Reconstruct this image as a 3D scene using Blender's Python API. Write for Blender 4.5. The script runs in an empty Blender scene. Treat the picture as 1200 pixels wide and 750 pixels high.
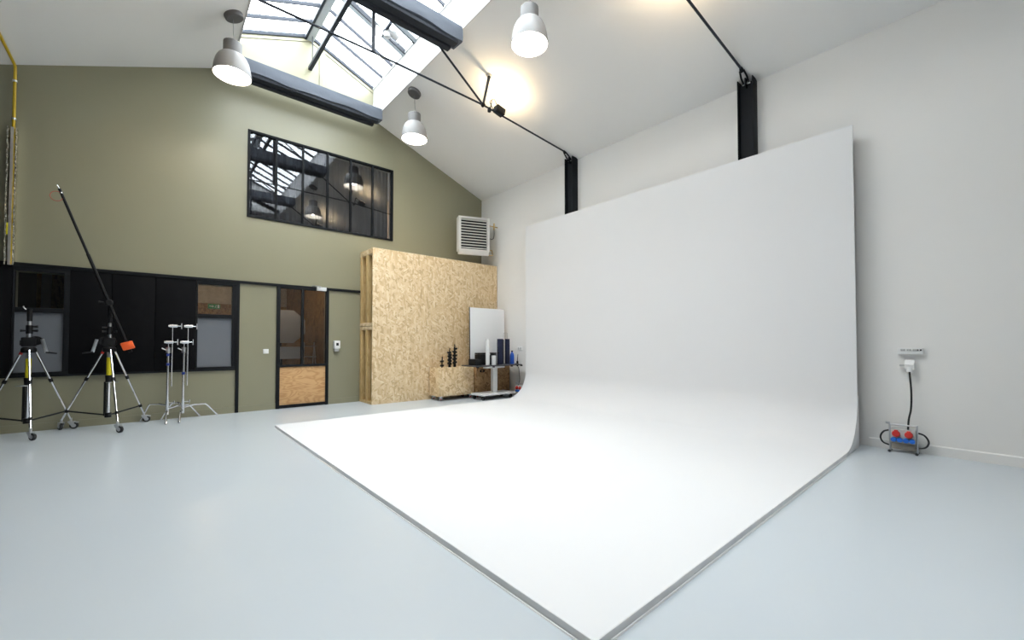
import bpy, bmesh, math, random
from mathutils import Vector, Matrix
random.seed(7)
R = math.radians
PI = math.pi
scn = bpy.context.scene
COL = scn.collection

# ------------------------------------------------------------------ camera, sky, exposure
cam_data = bpy.data.cameras.new('camera')
cam = bpy.data.objects.new('camera', cam_data)
COL.objects.link(cam)
cam_data.sensor_fit = 'HORIZONTAL'
cam_data.sensor_width = 36.0
cam_data.lens = 486.275 / 1200 * 36.0
cam_data.shift_y = 16.29 / 1200
cam_data.clip_start = 0.05
cam.location = (-5.827, -7.855, 1.10)
cam.rotation_euler = (R(90 + 1.2815), 0, R(-40.785))
scn.camera = cam

world = bpy.data.worlds.new('overcast_sky')
scn.world = world
world.use_nodes = True
bg = world.node_tree.nodes['Background']
bg.inputs['Color'].default_value = (0.95, 0.98, 1.0, 1)
bg.inputs['Strength'].default_value = 8.6

# sampling portal over the skylight (guides the sky light only, emits nothing)
pl = bpy.data.lights.new('skylight_portal', 'AREA')
pl.shape = 'RECTANGLE'; pl.size = 2.5; pl.size_y = 8.1
pl.cycles.is_portal = True
po = bpy.data.objects.new('skylight_portal', pl)
po.location = (-3.8, -3.98, 6.72)
COL.objects.link(po)

vs = scn.view_settings
vs.view_transform = 'Standard'
vs.look = 'None'
vs.gamma = 1.0
vs.use_curve_mapping = False
vs.exposure = 0.80
LAMP = 85.0      # bulb emission
FLOOD = 5.5     # up-lighter watts

# ------------------------------------------------------------------ room dimensions (metres)
XL, XR = -7.56, 0.0          # left and right wall
YF, YB = -13.0, 0.0          # behind the camera / olive end wall
EAVE_R, SL_R = 4.47, 0.382   # right slope z = EAVE_R - SL_R*x
EAVE_L, SL_L = 4.388, 0.418
OX0, OX1, RX = -4.97, -2.63, -3.80     # skylight opening, ridge
ZC, ZE, ZR = 5.474, 6.09, 6.57         # opening, glazing eave, ridge
SKY_END = -7.95

def ceil_z(x):
    return EAVE_R - SL_R * x if x > RX else EAVE_L + SL_L * (x - XL)

# ------------------------------------------------------------------ materials
def nt(name):
    m = bpy.data.materials.new(name); m.use_nodes = True
    t = m.node_tree
    return m, t, t.nodes['Principled BSDF']

def pm(name, col, rough=0.5, metal=0.0, spec=0.5, var=0.06, scale=8.0, bump=0.0, bscale=60.0, coat=0.0):
    """plain paint / plastic / metal with a little procedural variation"""
    m, t, b = nt(name)
    tc = t.nodes.new('ShaderNodeTexCoord')
    n = t.nodes.new('ShaderNodeTexNoise'); n.inputs['Scale'].default_value = scale; n.inputs['Detail'].default_value = 4
    t.links.new(tc.outputs['Object'], n.inputs['Vector'])
    mx = t.nodes.new('ShaderNodeMix'); mx.data_type = 'RGBA'
    mx.inputs['A'].default_value = tuple(max(0, c * (1 - var)) for c in col) + (1,)
    mx.inputs['B'].default_value = tuple(min(1, c * (1 + var)) for c in col) + (1,)
    t.links.new(n.outputs['Fac'], mx.inputs['Factor'])
    t.links.new(mx.outputs['Result'], b.inputs['Base Color'])
    b.inputs['Roughness'].default_value = rough
    b.inputs['Metallic'].default_value = metal
    b.inputs['Specular IOR Level'].default_value = spec
    b.inputs['Coat Weight'].default_value = coat
    if bump:
        n2 = t.nodes.new('ShaderNodeTexNoise'); n2.inputs['Scale'].default_value = bscale; n2.inputs['Detail'].default_value = 3
        t.links.new(tc.outputs['Object'], n2.inputs['Vector'])
        bp = t.nodes.new('ShaderNodeBump'); bp.inputs['Strength'].default_value = bump; bp.inputs['Distance'].default_value = 0.01
        t.links.new(n2.outputs['Fac'], bp.inputs['Height'])
        t.links.new(bp.outputs['Normal'], b.inputs['Normal'])
    return m

def emit(name, col, strength):
    m, t, b = nt(name)
    b.inputs['Base Color'].default_value = (0.8, 0.8, 0.8, 1)
    b.inputs['Emission Color'].default_value = col + (1,)
    b.inputs['Emission Strength'].default_value = strength
    return m

def glass(name, tint, base_refl, power=5.0, rough=0.0):
    """thin pane: see-through plus mirror reflection that grows at grazing angles"""
    m = bpy.data.materials.new(name); m.use_nodes = True
    t = m.node_tree; t.nodes.clear()
    out = t.nodes.new('ShaderNodeOutputMaterial')
    tr = t.nodes.new('ShaderNodeBsdfTransparent'); tr.inputs['Color'].default_value = tint + (1,)
    gl = t.nodes.new('ShaderNodeBsdfGlossy'); gl.inputs['Roughness'].default_value = rough
    gl.inputs['Color'].default_value = (0.95, 0.97, 1, 1)
    lw = t.nodes.new('ShaderNodeLayerWeight'); lw.inputs['Blend'].default_value = 0.5
    p = t.nodes.new('ShaderNodeMath'); p.operation = 'POWER'; p.inputs[1].default_value = power
    a = t.nodes.new('ShaderNodeMath'); a.operation = 'MULTIPLY_ADD'
    a.inputs[1].default_value = 1 - base_refl; a.inputs[2].default_value = base_refl
    mx = t.nodes.new('ShaderNodeMixShader')
    t.links.new(lw.outputs['Facing'], p.inputs[0]); t.links.new(p.outputs[0], a.inputs[0])
    t.links.new(a.outputs[0], mx.inputs['Fac'])
    t.links.new(tr.outputs[0], mx.inputs[1]); t.links.new(gl.outputs[0], mx.inputs[2])
    t.links.new(mx.outputs[0], out.inputs['Surface'])
    return m

def osb(name, tones, rough=0.65):
    """oriented strand board: overlapping long flakes in random directions"""
    m, t, b = nt(name)
    tc = t.nodes.new('ShaderNodeTexCoord')
    cols = []
    for k, (rot, sc) in enumerate((((0, 0.55, 0.3), (11, 11, 38)), ((0.2, -0.75, 0.5), (12, 12, 44)), ((0.1, 1.5, 0.2), (11, 11, 36)))):
        mp = t.nodes.new('ShaderNodeMapping'); mp.vector_type = 'TEXTURE'
        mp.inputs['Rotation'].default_value = rot; mp.inputs['Scale'].default_value = tuple(1 / q for q in sc)
        mp.inputs['Location'].default_value = (k * 3.1, k * 1.7, k)
        t.links.new(tc.outputs['Object'], mp.inputs['Vector'])
        v = t.nodes.new('ShaderNodeTexVoronoi'); v.inputs['Scale'].default_value = 1.0
        t.links.new(mp.outputs[0], v.inputs['Vector'])
        sp = t.nodes.new('ShaderNodeSeparateColor'); t.links.new(v.outputs['Color'], sp.inputs[0])
        cols.append(sp)
    # pick a layer by the random number of another layer
    g1 = t.nodes.new('ShaderNodeMath'); g1.operation = 'GREATER_THAN'; g1.inputs[1].default_value = 0.5
    t.links.new(cols[0].outputs[1], g1.inputs[0])
    m1 = t.nodes.new('ShaderNodeMix'); m1.data_type = 'FLOAT'
    t.links.new(g1.outputs[0], m1.inputs['Factor']); t.links.new(cols[0].outputs[0], m1.inputs['A']); t.links.new(cols[1].outputs[0], m1.inputs['B'])
    g2 = t.nodes.new('ShaderNodeMath'); g2.operation = 'GREATER_THAN'; g2.inputs[1].default_value = 0.62
    t.links.new(cols[2].outputs[1], g2.inputs[0])
    m2 = t.nodes.new('ShaderNodeMix'); m2.data_type = 'FLOAT'
    t.links.new(g2.outputs[0], m2.inputs['Factor']); t.links.new(m1.outputs[0], m2.inputs['A']); t.links.new(cols[2].outputs[0], m2.inputs['B'])
    rp = t.nodes.new('ShaderNodeValToRGB')
    els = rp.color_ramp.elements
    els[0].position = 0.0; els[0].color = tones[0] + (1,)
    els[1].position = 1.0; els[1].color = tones[-1] + (1,)
    for i, c in enumerate(tones[1:-1]):
        e = els.new((i + 1) / (len(tones) - 1)); e.color = c + (1,)
    t.links.new(m2.outputs[0], rp.inputs['Fac'])
    t.links.new(rp.outputs[0], b.inputs['Base Color'])
    b.inputs['Roughness'].default_value = rough
    bp = t.nodes.new('ShaderNodeBump'); bp.inputs['Strength'].default_value = 0.15; bp.inputs['Distance'].default_value = 0.004
    t.links.new(m2.outputs[0], bp.inputs['Height']); t.links.new(bp.outputs['Normal'], b.inputs['Normal'])
    return m

def wood(name, c0, c1, scale, rot=(0, 0, 0), stretch=(1, 1, 1), dist=6.0, rough=0.5):
    m, t, b = nt(name)
    tc = t.nodes.new('ShaderNodeTexCoord')
    mp = t.nodes.new('ShaderNodeMapping'); mp.inputs['Rotation'].default_value = rot; mp.inputs['Scale'].default_value = stretch
    t.links.new(tc.outputs['Object'], mp.inputs['Vector'])
    w = t.nodes.new('ShaderNodeTexNoise'); w.inputs['Scale'].default_value = scale; w.inputs['Detail'].default_value = 2; w.inputs['Distortion'].default_value = 0.6
    t.links.new(mp.outputs[0], w.inputs['Vector'])
    mu = t.nodes.new('ShaderNodeMath'); mu.operation = 'MULTIPLY'; mu.inputs[1].default_value = dist
    t.links.new(w.outputs['Fac'], mu.inputs[0])
    fr = t.nodes.new('ShaderNodeMath'); fr.operation = 'PINGPONG'; fr.inputs[1].default_value = 0.5
    t.links.new(mu.outputs[0], fr.inputs[0])
    rp = t.nodes.new('ShaderNodeValToRGB')
    rp.color_ramp.elements[0].position = 0.05; rp.color_ramp.elements[0].color = c1 + (1,)
    rp.color_ramp.elements[1].position = 0.35; rp.color_ramp.elements[1].color = c0 + (1,)
    t.links.new(fr.outputs[0], rp.inputs['Fac']); t.links.new(rp.outputs[0], b.inputs['Base Color'])
    b.inputs['Roughness'].default_value = rough
    return m

def floor_mat():
    m, t, b = nt('grey_resin_floor')
    tc = t.nodes.new('ShaderNodeTexCoord')
    n = t.nodes.new('ShaderNodeTexNoise'); n.inputs['Scale'].default_value = 0.7; n.inputs['Detail'].default_value = 1.5
    t.links.new(tc.outputs['Object'], n.inputs['Vector'])
    rp = t.nodes.new('ShaderNodeValToRGB')
    rp.color_ramp.elements[0].position = 0.3; rp.color_ramp.elements[0].color = (0.510, 0.555, 0.59, 1)
    rp.color_ramp.elements[1].position = 0.7; rp.color_ramp.elements[1].color = (0.535, 0.58, 0.615, 1)
    t.links.new(n.outputs['Fac'], rp.inputs['Fac'])
    t.links.new(rp.outputs[0], b.inputs['Base Color'])
    b.inputs['Roughness'].default_value = 0.28
    return m

M = {}
M['floor'] = floor_mat()
M['olive'] = pm('olive_wall_paint', (0.278, 0.264, 0.176), 0.36, var=0.03, scale=1.5, spec=0.6)
M['white_wall'] = pm('lamp_tinted_white_paint', (0.80, 0.785, 0.76), 0.6, var=0.02, scale=1.2, spec=0.3)  # white paint, with the warm lamp light put into its colour
M['ceiling'] = pm('white_ceiling_paint', (0.92, 0.915, 0.90), 0.7, var=0.015, scale=1.0, spec=0.2)
M['cyc'] = pm('matt_white_studio_paint', (0.735, 0.735, 0.74), 0.75, var=0.008, scale=2.0, spec=0.15)
M['cyc_edge'] = pm('scuffed_grey_edge', (0.90, 0.89, 0.88), 0.7, var=0.08)
M['caulk'] = pm('pale_sealant', (0.88, 0.88, 0.87), 0.6)
M['black'] = pm('black_frame_paint', (0.012, 0.013, 0.015), 0.6, spec=0.12, var=0.1)
M['black_panel'] = pm('black_board', (0.006, 0.006, 0.007), 0.65, spec=0.08, var=0.12, scale=3)
M['steel_black'] = pm('black_painted_steel', (0.013, 0.015, 0.018), 0.6, spec=0.12, var=0.12)
M['steel_dark'] = pm('dark_grey_painted_steel', (0.030, 0.035, 0.045), 0.5, spec=0.2, var=0.1)
M['bar_grey'] = pm('slate_grey_glazing_bar', (0.035, 0.042, 0.055), 0.5, spec=0.2)
M['sash'] = pm('light_grey_sash', (0.42, 0.46, 0.50), 0.4)
M['curb'] = pm('white_curb_board', (0.68, 0.68, 0.68), 0.5, var=0.01)
M['fabric'] = pm('blue_grey_blind_fabric', (0.095, 0.108, 0.132), 0.85, var=0.12, scale=3, bump=0.25, bscale=14)
M['fabric_dark'] = pm('charcoal_blind_fabric', (0.022, 0.026, 0.034), 0.85, var=0.15, scale=4)
M['shade'] = pm('pale_grey_enamel', (0.25, 0.245, 0.24), 0.45, var=0.02)
M['shade_neck'] = pm('mid_grey_enamel', (0.13, 0.128, 0.125), 0.5, var=0.02)
M['shade_in'] = pm('white_enamel_inside', (0.9, 0.9, 0.88), 0.5, var=0.01)
M['canopy'] = pm('dark_grey_ceiling_cup', (0.10, 0.098, 0.10), 0.5)
M['bulb'] = emit('lit_bulb', (1.0, 0.90, 0.76), LAMP)
M['flood_glow'] = emit('lit_flood_glass', (1.0, 0.80, 0.52), 12.0)
M['tube_glow'] = emit('lit_strip_light', (1.0, 0.84, 0.64), 38.0)
M['glass'] = glass('clear_window_glass', (0.86, 0.85, 0.83), 0.045)
M['glass_up'] = glass('dark_reflecting_glass', (0.62, 0.62, 0.64), 0.085)
M['glass_roof'] = glass('roof_glass', (0.93, 0.95, 0.96), 0.03)
M['film'] = pm('grey_frosted_film', (0.155, 0.165, 0.185), 0.35, var=0.03)
M['osb'] = osb('osb_board', ((0.58, 0.40, 0.21), (0.70, 0.51, 0.28), (0.76, 0.58, 0.35), (0.80, 0.63, 0.40), (0.87, 0.72, 0.51)))
M['osb_crate'] = osb('osb_crate_board', ((0.50, 0.32, 0.16), (0.65, 0.46, 0.25), (0.72, 0.54, 0.31), (0.78, 0.60, 0.37), (0.84, 0.68, 0.46)))
M['osb_dark'] = osb('osb_dark_board', ((0.20, 0.10, 0.035), (0.34, 0.19, 0.08), (0.42, 0.25, 0.11), (0.50, 0.31, 0.15), (0.36, 0.20, 0.08)))
M['pine'] = wood('pine_timber', (0.66, 0.47, 0.22), (0.54, 0.35, 0.14), 3.0, stretch=(6, 6, 0.8), dist=5)
M['ply'] = wood('plywood_face', (0.66, 0.40, 0.185), (0.54, 0.29, 0.115), 2.2, stretch=(1.0, 1.0, 3.0), dist=9)
M['old_wood'] = wood('brown_timber', (0.30, 0.19, 0.09), (0.20, 0.115, 0.05), 3.0, stretch=(6, 6, 0.8), dist=5)
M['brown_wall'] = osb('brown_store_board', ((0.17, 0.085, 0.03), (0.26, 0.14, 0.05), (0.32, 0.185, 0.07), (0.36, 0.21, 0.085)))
M['chrome'] = pm('chrome', (0.80, 0.80, 0.82), 0.16, metal=1.0, var=0.02)
M['alu'] = pm('satin_aluminium', (0.62, 0.63, 0.65), 0.32, metal=1.0, var=0.03)
M['alu_matt'] = pm('matt_aluminium', (0.55, 0.56, 0.57), 0.5, metal=0.6, var=0.04)
M['rubber'] = pm('dark_rubber', (0.03, 0.03, 0.03), 0.6)
M['plastic_black'] = pm('black_plastic', (0.009, 0.009, 0.010), 0.5, spec=0.25)
M['plastic_white'] = pm('white_plastic', (0.80, 0.80, 0.79), 0.4, var=0.01)
M['plastic_grey'] = pm('light_grey_plastic', (0.52, 0.52, 0.51), 0.45, var=0.02)
M['wheel_grey'] = pm('grey_wheel', (0.20, 0.20, 0.20), 0.5)
M['yellow'] = pm('yellow_label', (0.85, 0.72, 0.02), 0.45)
M['gas_yellow'] = pm('yellow_gas_pipe', (0.62, 0.42, 0.02), 0.35)
M['orange'] = pm('orange_paint', (0.85, 0.12, 0.02), 0.5, bump=0.15, bscale=40)
M['red'] = pm('red_plastic', (0.55, 0.03, 0.025), 0.4)
M['blue'] = pm('blue_plastic', (0.02, 0.16, 0.65), 0.4)
M['tape_blue'] = pm('blue_tape', (0.03, 0.06, 0.30), 0.5)
M['foil'] = pm('crinkled_foil', (0.88, 0.84, 0.82), 0.35, metal=1.0, bump=0.12, bscale=25)
M['foil_edge'] = pm('copper_tinted_foil', (0.85, 0.72, 0.58), 0.22, metal=1.0, bump=0.9, bscale=50, var=0.35, scale=40)
M['heater_white'] = pm('cream_white_sheet_metal', (0.74, 0.72, 0.68), 0.45, var=0.01)
M['heater_slat'] = pm('grey_louvre', (0.62, 0.60, 0.56), 0.45, var=0.02)
M['brass'] = pm('brass_fitting', (0.55, 0.38, 0.14), 0.35, metal=1.0)
M['wire'] = pm('black_cable', (0.012, 0.012, 0.013), 0.5)
M['foam'] = pm('white_foam_board', (0.93, 0.93, 0.93), 0.6, var=0.01)
M['navy'] = pm('navy_roll', (0.008, 0.012, 0.042), 0.5)
M['blue_bottle'] = pm('bright_blue_plastic', (0.02, 0.10, 0.55), 0.3)
M['table_top'] = pm('dark_grey_laminate', (0.05, 0.05, 0.055), 0.4)
M['table_white'] = pm('white_powder_coat', (0.76, 0.76, 0.75), 0.4, var=0.01)
M['curtain'] = pm('grey_curtain', (0.12, 0.12, 0.125), 0.9, var=0.1, scale=3)
M['soft_white'] = pm('softbox_diffuser', (0.52, 0.53, 0.57), 0.8, var=0.02)
M['exit_green'] = pm('exit_green', (0.01, 0.30, 0.10), 0.4)
M['dark_room'] = pm('dark_grey_plaster', (0.10, 0.10, 0.10), 0.8)
M['dark_wall'] = pm('low_bounce_wall', (0.035, 0.034, 0.032), 0.8, spec=0.2)  # for the unseen left wall, set dark to hold down bounced light
M['pale_block'] = pm('pale_rough_blockwork', (0.46, 0.40, 0.32), 0.9, var=0.3, scale=14)
M['stone_grey'] = pm('grey_blockwork', (0.30, 0.27, 0.23), 0.9, var=0.25, scale=12)

# ------------------------------------------------------------------ mesh helpers
def BM():
    return bmesh.new()

def box(bm, x0, x1, y0, y1, z0, z1, bev=0.0, mtx=None):
    if x0 > x1: x0, x1 = x1, x0
    if y0 > y1: y0, y1 = y1, y0
    if z0 > z1: z0, z1 = z1, z0
    v = [bm.verts.new(p) for p in ((x0, y0, z0), (x1, y0, z0), (x1, y1, z0), (x0, y1, z0),
                                   (x0, y0, z1), (x1, y0, z1), (x1, y1, z1), (x0, y1, z1))]
    f = [bm.faces.new([v[i] for i in q]) for q in ((0, 3, 2, 1), (4, 5, 6, 7), (0, 1, 5, 4), (1, 2, 6, 5), (2, 3, 7, 6), (3, 0, 4, 7))]
    if mtx is not None:
        for q in v: q.co = mtx @ q.co
    if bev:
        es = list({e for q in f for e in q.edges})
        bmesh.ops.bevel(bm, geom=es, offset=bev, segments=2, affect='EDGES', profile=0.6)
    return bm

def prism(bm, poly, axis, a, b):
    """extrude a 2-D polygon along an axis. axis 'y': poly is (x,z); 'x': (y,z); 'z': (x,y)"""
    def P(u, w, t):
        return (u, t, w) if axis == 'y' else ((t, u, w) if axis == 'x' else (u, w, t))
    A = [bm.verts.new(P(u, w, a)) for u, w in poly]
    B = [bm.verts.new(P(u, w, b)) for u, w in poly]
    n = len(poly)
    bm.faces.new(A); bm.faces.new(B[::-1])
    for i in range(n):
        bm.faces.new((A[i], B[i], B[(i + 1) % n], A[(i + 1) % n]))
    return bm

def tube(bm, pts, r, seg=10, cap=True, squash=None):
    """round tube through points; r may be a list"""
    pts = [Vector(p) for p in pts]
    n = len(pts)
    rs = r if isinstance(r, (list, tuple)) else [r] * n
    rings = []
    t0 = (pts[1] - pts[0]).normalized()
    up = Vector((0, 0, 1)) if abs(t0.z) < 0.9 else Vector((1, 0, 0))
    u = t0.cross(up).normalized()
    for i in range(n):
        if i == 0: t = pts[1] - pts[0]
        elif i == n - 1: t = pts[-1] - pts[-2]
        else: t = (pts[i + 1] - pts[i]).normalized() + (pts[i] - pts[i - 1]).normalized()
        t = t.normalized() if t.length > 1e-9 else t0
        u = (u - t * u.dot(t)).normalized()
        w = t.cross(u)
        rings.append([bm.verts.new(pts[i] + (u * math.cos(2 * PI * k / seg) + w * math.sin(2 * PI * k / seg)) * rs[i]) for k in range(seg)])
    for a, b in zip(rings, rings[1:]):
        for k in range(seg):
            bm.faces.new((a[k], a[(k + 1) % seg], b[(k + 1) % seg], b[k]))
    if cap:
        bm.faces.new(rings[0][::-1]); bm.faces.new(rings[-1])
    return bm

def lathe(bm, prof, seg=24, mtx=None, close=False):
    """revolve (r,z) profile about z"""
    rings = []
    for r, z in prof:
        if r < 1e-6:
            rings.append([bm.verts.new((0, 0, z))])
        else:
            rings.append([bm.verts.new((r * math.cos(2 * PI * k / seg), r * math.sin(2 * PI * k / seg), z)) for k in range(seg)])
    pairs = list(zip(rings, rings[1:])) + ([(rings[-1], rings[0])] if close else [])
    for a, b in pairs:
        for k in range(seg):
            k2 = (k + 1) % seg
            if len(a) == 1 and len(b) == 1: continue
            if len(a) == 1: bm.faces.new((a[0], b[k2], b[k]))
            elif len(b) == 1: bm.faces.new((a[k], a[k2], b[0]))
            else: bm.faces.new((a[k], a[k2], b[k2], b[k]))
    if mtx is not None:
        for ring in rings:
            for v in ring: v.co = mtx @ v.co
    return bm

def arc(c, r, a0, a1, n):
    return [(c[0] + r * math.cos(a0 + (a1 - a0) * i / n), c[1] + r * math.sin(a0 + (a1 - a0) * i / n)) for i in range(n + 1)]

def smooth_path(pts, n=6):
    """Catmull-Rom through 3-D points"""
    P = [Vector(p) for p in pts]
    P = [P[0] * 2 - P[1]] + P + [P[-1] * 2 - P[-2]]
    out = []
    for i in range(1, len(P) - 2):
        for k in range(n):
            t = k / n
            out.append(0.5 * ((2 * P[i]) + (P[i + 1] - P[i - 1]) * t + (2 * P[i - 1] - 5 * P[i] + 4 * P[i + 1] - P[i + 2]) * t * t + (3 * P[i] - P[i - 1] - 3 * P[i + 1] + P[i + 2]) * t ** 3))
    out.append(P[-2])
    return out

def rmat(root):
    return Matrix.Translation(root.location) @ root.rotation_euler.to_matrix().to_4x4()

def obj(name, bm, m, parent=None, root=None, smooth=True, label=None):
    """link a bmesh as one mesh object. root = Empty whose frame the WORLD coordinates are turned into; without root they are local"""
    if root is not None:
        bm.transform(rmat(root).inverted())
    bmesh.ops.recalc_face_normals(bm, faces=bm.faces)
    me = bpy.data.meshes.new(name)
    bm.to_mesh(me); bm.free()
    me.materials.append(M[m] if isinstance(m, str) else m)
    if smooth:
        me.shade_smooth()
        me.set_sharp_from_angle(angle=R(35))
    o = bpy.data.objects.new(name, me)
    COL.objects.link(o)
    if parent is not None: o.parent = parent
    if label: o['label'] = label
    return o

def tag(o, label, cat, group=None, kind=None):
    o['label'] = label; o['category'] = cat
    if group: o['group'] = group
    if kind: o['kind'] = kind
    return o

def thing(name, label, cat, loc=(0, 0, 0), rz=0.0, group=None, kind=None):
    o = bpy.data.objects.new(name, None)
    o.empty_display_size = 0.1
    o.location = loc; o.rotation_euler = (0, 0, rz)
    COL.objects.link(o)
    return tag(o, label, cat, group, kind)

def struct(name, bm, m, label, cat, smooth=False):
    return tag(obj(name, bm, m, smooth=smooth), label, cat, kind='structure')

def copy_tree(o, parent=None):
    c = o.copy(); COL.objects.link(c); c.parent = parent
    for ch in list(o.children): copy_tree(ch, c)
    return c

def piece(src, parent, loc):
    """alike piece sharing mesh data"""
    c = src.copy(); COL.objects.link(c); c.parent = parent; c.location = loc
    return c

# ================================================================== STRUCTURE
bm = BM(); box(bm, XL - 0.2, XR + 0.2, YF - 0.2, 4.4, -0.15, 0)
struct('floor', bm, 'floor', 'pale grey glossy resin studio floor', 'floor')

def roof_line(x):
    if OX0 <= x <= OX1:
        return ZE + (ZR - ZE) * (1 - abs(x - RX) / (OX1 - RX))
    return ceil_z(x)

HOLES = [(-4.72, -2.22, 3.15, 4.58), (-7.14, -6.72, 0.735, 2.0), (-5.34, -4.89, 0.735, 2.0), (-4.262, -3.455, 0.0, 2.065)]
def gable_wall(bm, y0, y1, holes, line, xs_extra):
    xs = sorted(set([XL, XR] + xs_extra + [h[0] for h in holes] + [h[1] for h in holes]))
    for xa, xb in zip(xs, xs[1:]):
        xm = (xa + xb) / 2
        hs = sorted([(h[2], h[3]) for h in holes if h[0] <= xm <= h[1]])
        z = 0.0
        e = 1e-5
        for a, b in hs:
            if a > z: box(bm, xa, xb, y0, y1, z, a)
            z = b
        prism(bm, [(xa, z), (xb, z), (xb, line(xb - e)), (xa, line(xa + e))], 'y', y0, y1)
bm = BM(); gable_wall(bm, 0.0, 0.2, HOLES, roof_line, [OX0, RX, OX1])
struct('wall_back', bm, 'olive', 'olive green painted gable end wall', 'wall')

bm = BM(); gable_wall(bm, YF - 0.2, YF, [], lambda x: min(ceil_z(x), 5.9), [RX, OX0, OX1])
struct('wall_front', bm, 'white_wall', 'off-white gable wall at the open end of the studio', 'wall')
bm = BM(); box(bm, XR, XR + 0.2, YF - 0.2, 4.4, 0, EAVE_R)
struct('wall_right', bm, 'white_wall', 'long off-white wall behind the white studio curve', 'wall')
bm = BM(); box(bm, XL - 0.2, XL, YF - 0.2, 4.4, 0, EAVE_L)
struct('wall_left', bm, 'dark_wall', 'unseen side wall beside the gas pipe, darkened to cut bounce light', 'wall')

T = 0.14
bm = BM()
prism(bm, [(XR + 0.25, ceil_z(0) - 0.25 * SL_R + T), (XR + 0.25, ceil_z(0) - 0.25 * SL_R), (OX1, ZC), (OX1, ZC + T)], 'y', YF - 0.2, 0.2)
prism(bm, [(XL - 0.25, EAVE_L - 0.25 * SL_L + T), (XL - 0.25, EAVE_L - 0.25 * SL_L), (OX0, ZC), (OX0, ZC + T)], 'y', YF - 0.2, 0.2)
prism(bm, [(OX0, ZC), (RX, 5.9), (OX1, ZC), (OX1, ZC + T), (RX, 5.9 + T), (OX0, ZC + T)], 'y', YF - 0.2, SKY_END)
struct('ceiling', bm, 'ceiling', 'white plastered ceiling sloping up to the skylight', 'ceiling')

# rooms behind the olive wall: store below, dark curtained room above
bm = BM()
box(bm, XL, XR, 4.2, 4.4, 0, 5.6)
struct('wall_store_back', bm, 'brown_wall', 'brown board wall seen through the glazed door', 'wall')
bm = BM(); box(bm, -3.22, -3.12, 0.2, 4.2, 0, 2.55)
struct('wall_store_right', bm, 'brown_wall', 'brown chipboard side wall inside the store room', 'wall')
bm = BM(); box(bm, -6.35, -6.25, 0.2, 4.2, 0, 2.55)  # partition added to block the strip lights, so the left window stays dark
struct('wall_store_light_block', bm, 'brown_wall', 'brown partition added to keep store light off the dim window', 'wall')
bm = BM(); box(bm, -6.25, -3.22, 4.17, 4.2, 2.04, 2.55)
struct('trim_2', bm, 'pale_block', 'grey rough band above the brown boards in the store room', 'wall band')
bm = BM(); box(bm, XL, XR, 0.2, 4.2, 2.55, 2.8)
struct('ceiling_store', bm, 'stone_grey', 'low grey ceiling of the store room', 'ceiling')
bm = BM(); box(bm, XL, XR, 0.2, 4.2, 5.45, 5.6)
struct('ceiling_upper', bm, 'dark_room', 'dark ceiling of the upstairs room', 'ceiling')

# baseboards
bm = BM()
for x0, x1 in ((XL, -4.845), (-4.80, -4.275), (-3.44, -2.90)):
    box(bm, x0, x1, -0.012, 0.0, 0, 0.095)
struct('baseboard_back', bm, 'olive', 'olive skirting along the end wall', 'baseboard')
bm = BM()
prism(bm, [(0, 0), (-0.014, 0), (-0.014, 0.085), (-0.006, 0.095), (0, 0.095)], 'y', YF, -6.97)
struct('baseboard_right', bm, 'white_wall', 'white skirting along the off-white wall', 'baseboard')

# ---- skylight lantern
sky = thing('window_3', 'long glazed roof lantern along the ridge', 'skylight', (RX, 0, ZC), kind='structure')
def curb(x0, x1, z0, z1, n='curb_board'):
    bm = BM(); box(bm, x0, x1, SKY_END, 0.0, z0, z1, bev=0.004)
    return obj(n, bm, 'curb', sky, sky)
for s in (1, -1):
    e = OX1 if s > 0 else OX0
    curb(e - 0.020 * s, e - 0.001 * s, ZC - 0.012, 5.78)
    curb(e - 0.012 * s, e - 0.001 * s, 5.78, ZE - 0.04)
    curb(e, e + 0.05 * s, ZC + T + 0.03, ZE - 0.04, 'outer_board')
    curb(e - 0.03 * s, e + 0.07 * s, ZE - 0.04, ZE - 0.005, 'sill')
bm = BM(); prism(bm, [(OX0, ZC), (OX1, ZC), (OX1, ZE), (RX, ZR), (OX0, ZE)], 'y', SKY_END - 0.1, SKY_END)
obj('end_panel', bm, 'curb', sky, sky, smooth=False)
bm = BM(); box(bm, RX - 0.055, RX + 0.055, SKY_END, 0, ZR - 0.10, ZR + 0.03, bev=0.01)
obj('ridge_beam', bm, 'sash', sky, sky)
bm = BM(); box(bm, RX - 0.095, RX - 0.06, SKY_END, 0, ZR - 0.10, ZR - 0.01)
obj('ridge_gutter', bm, 'bar_grey', sky, sky)
SP = 0.44
nb = int(-SKY_END / SP)
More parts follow.
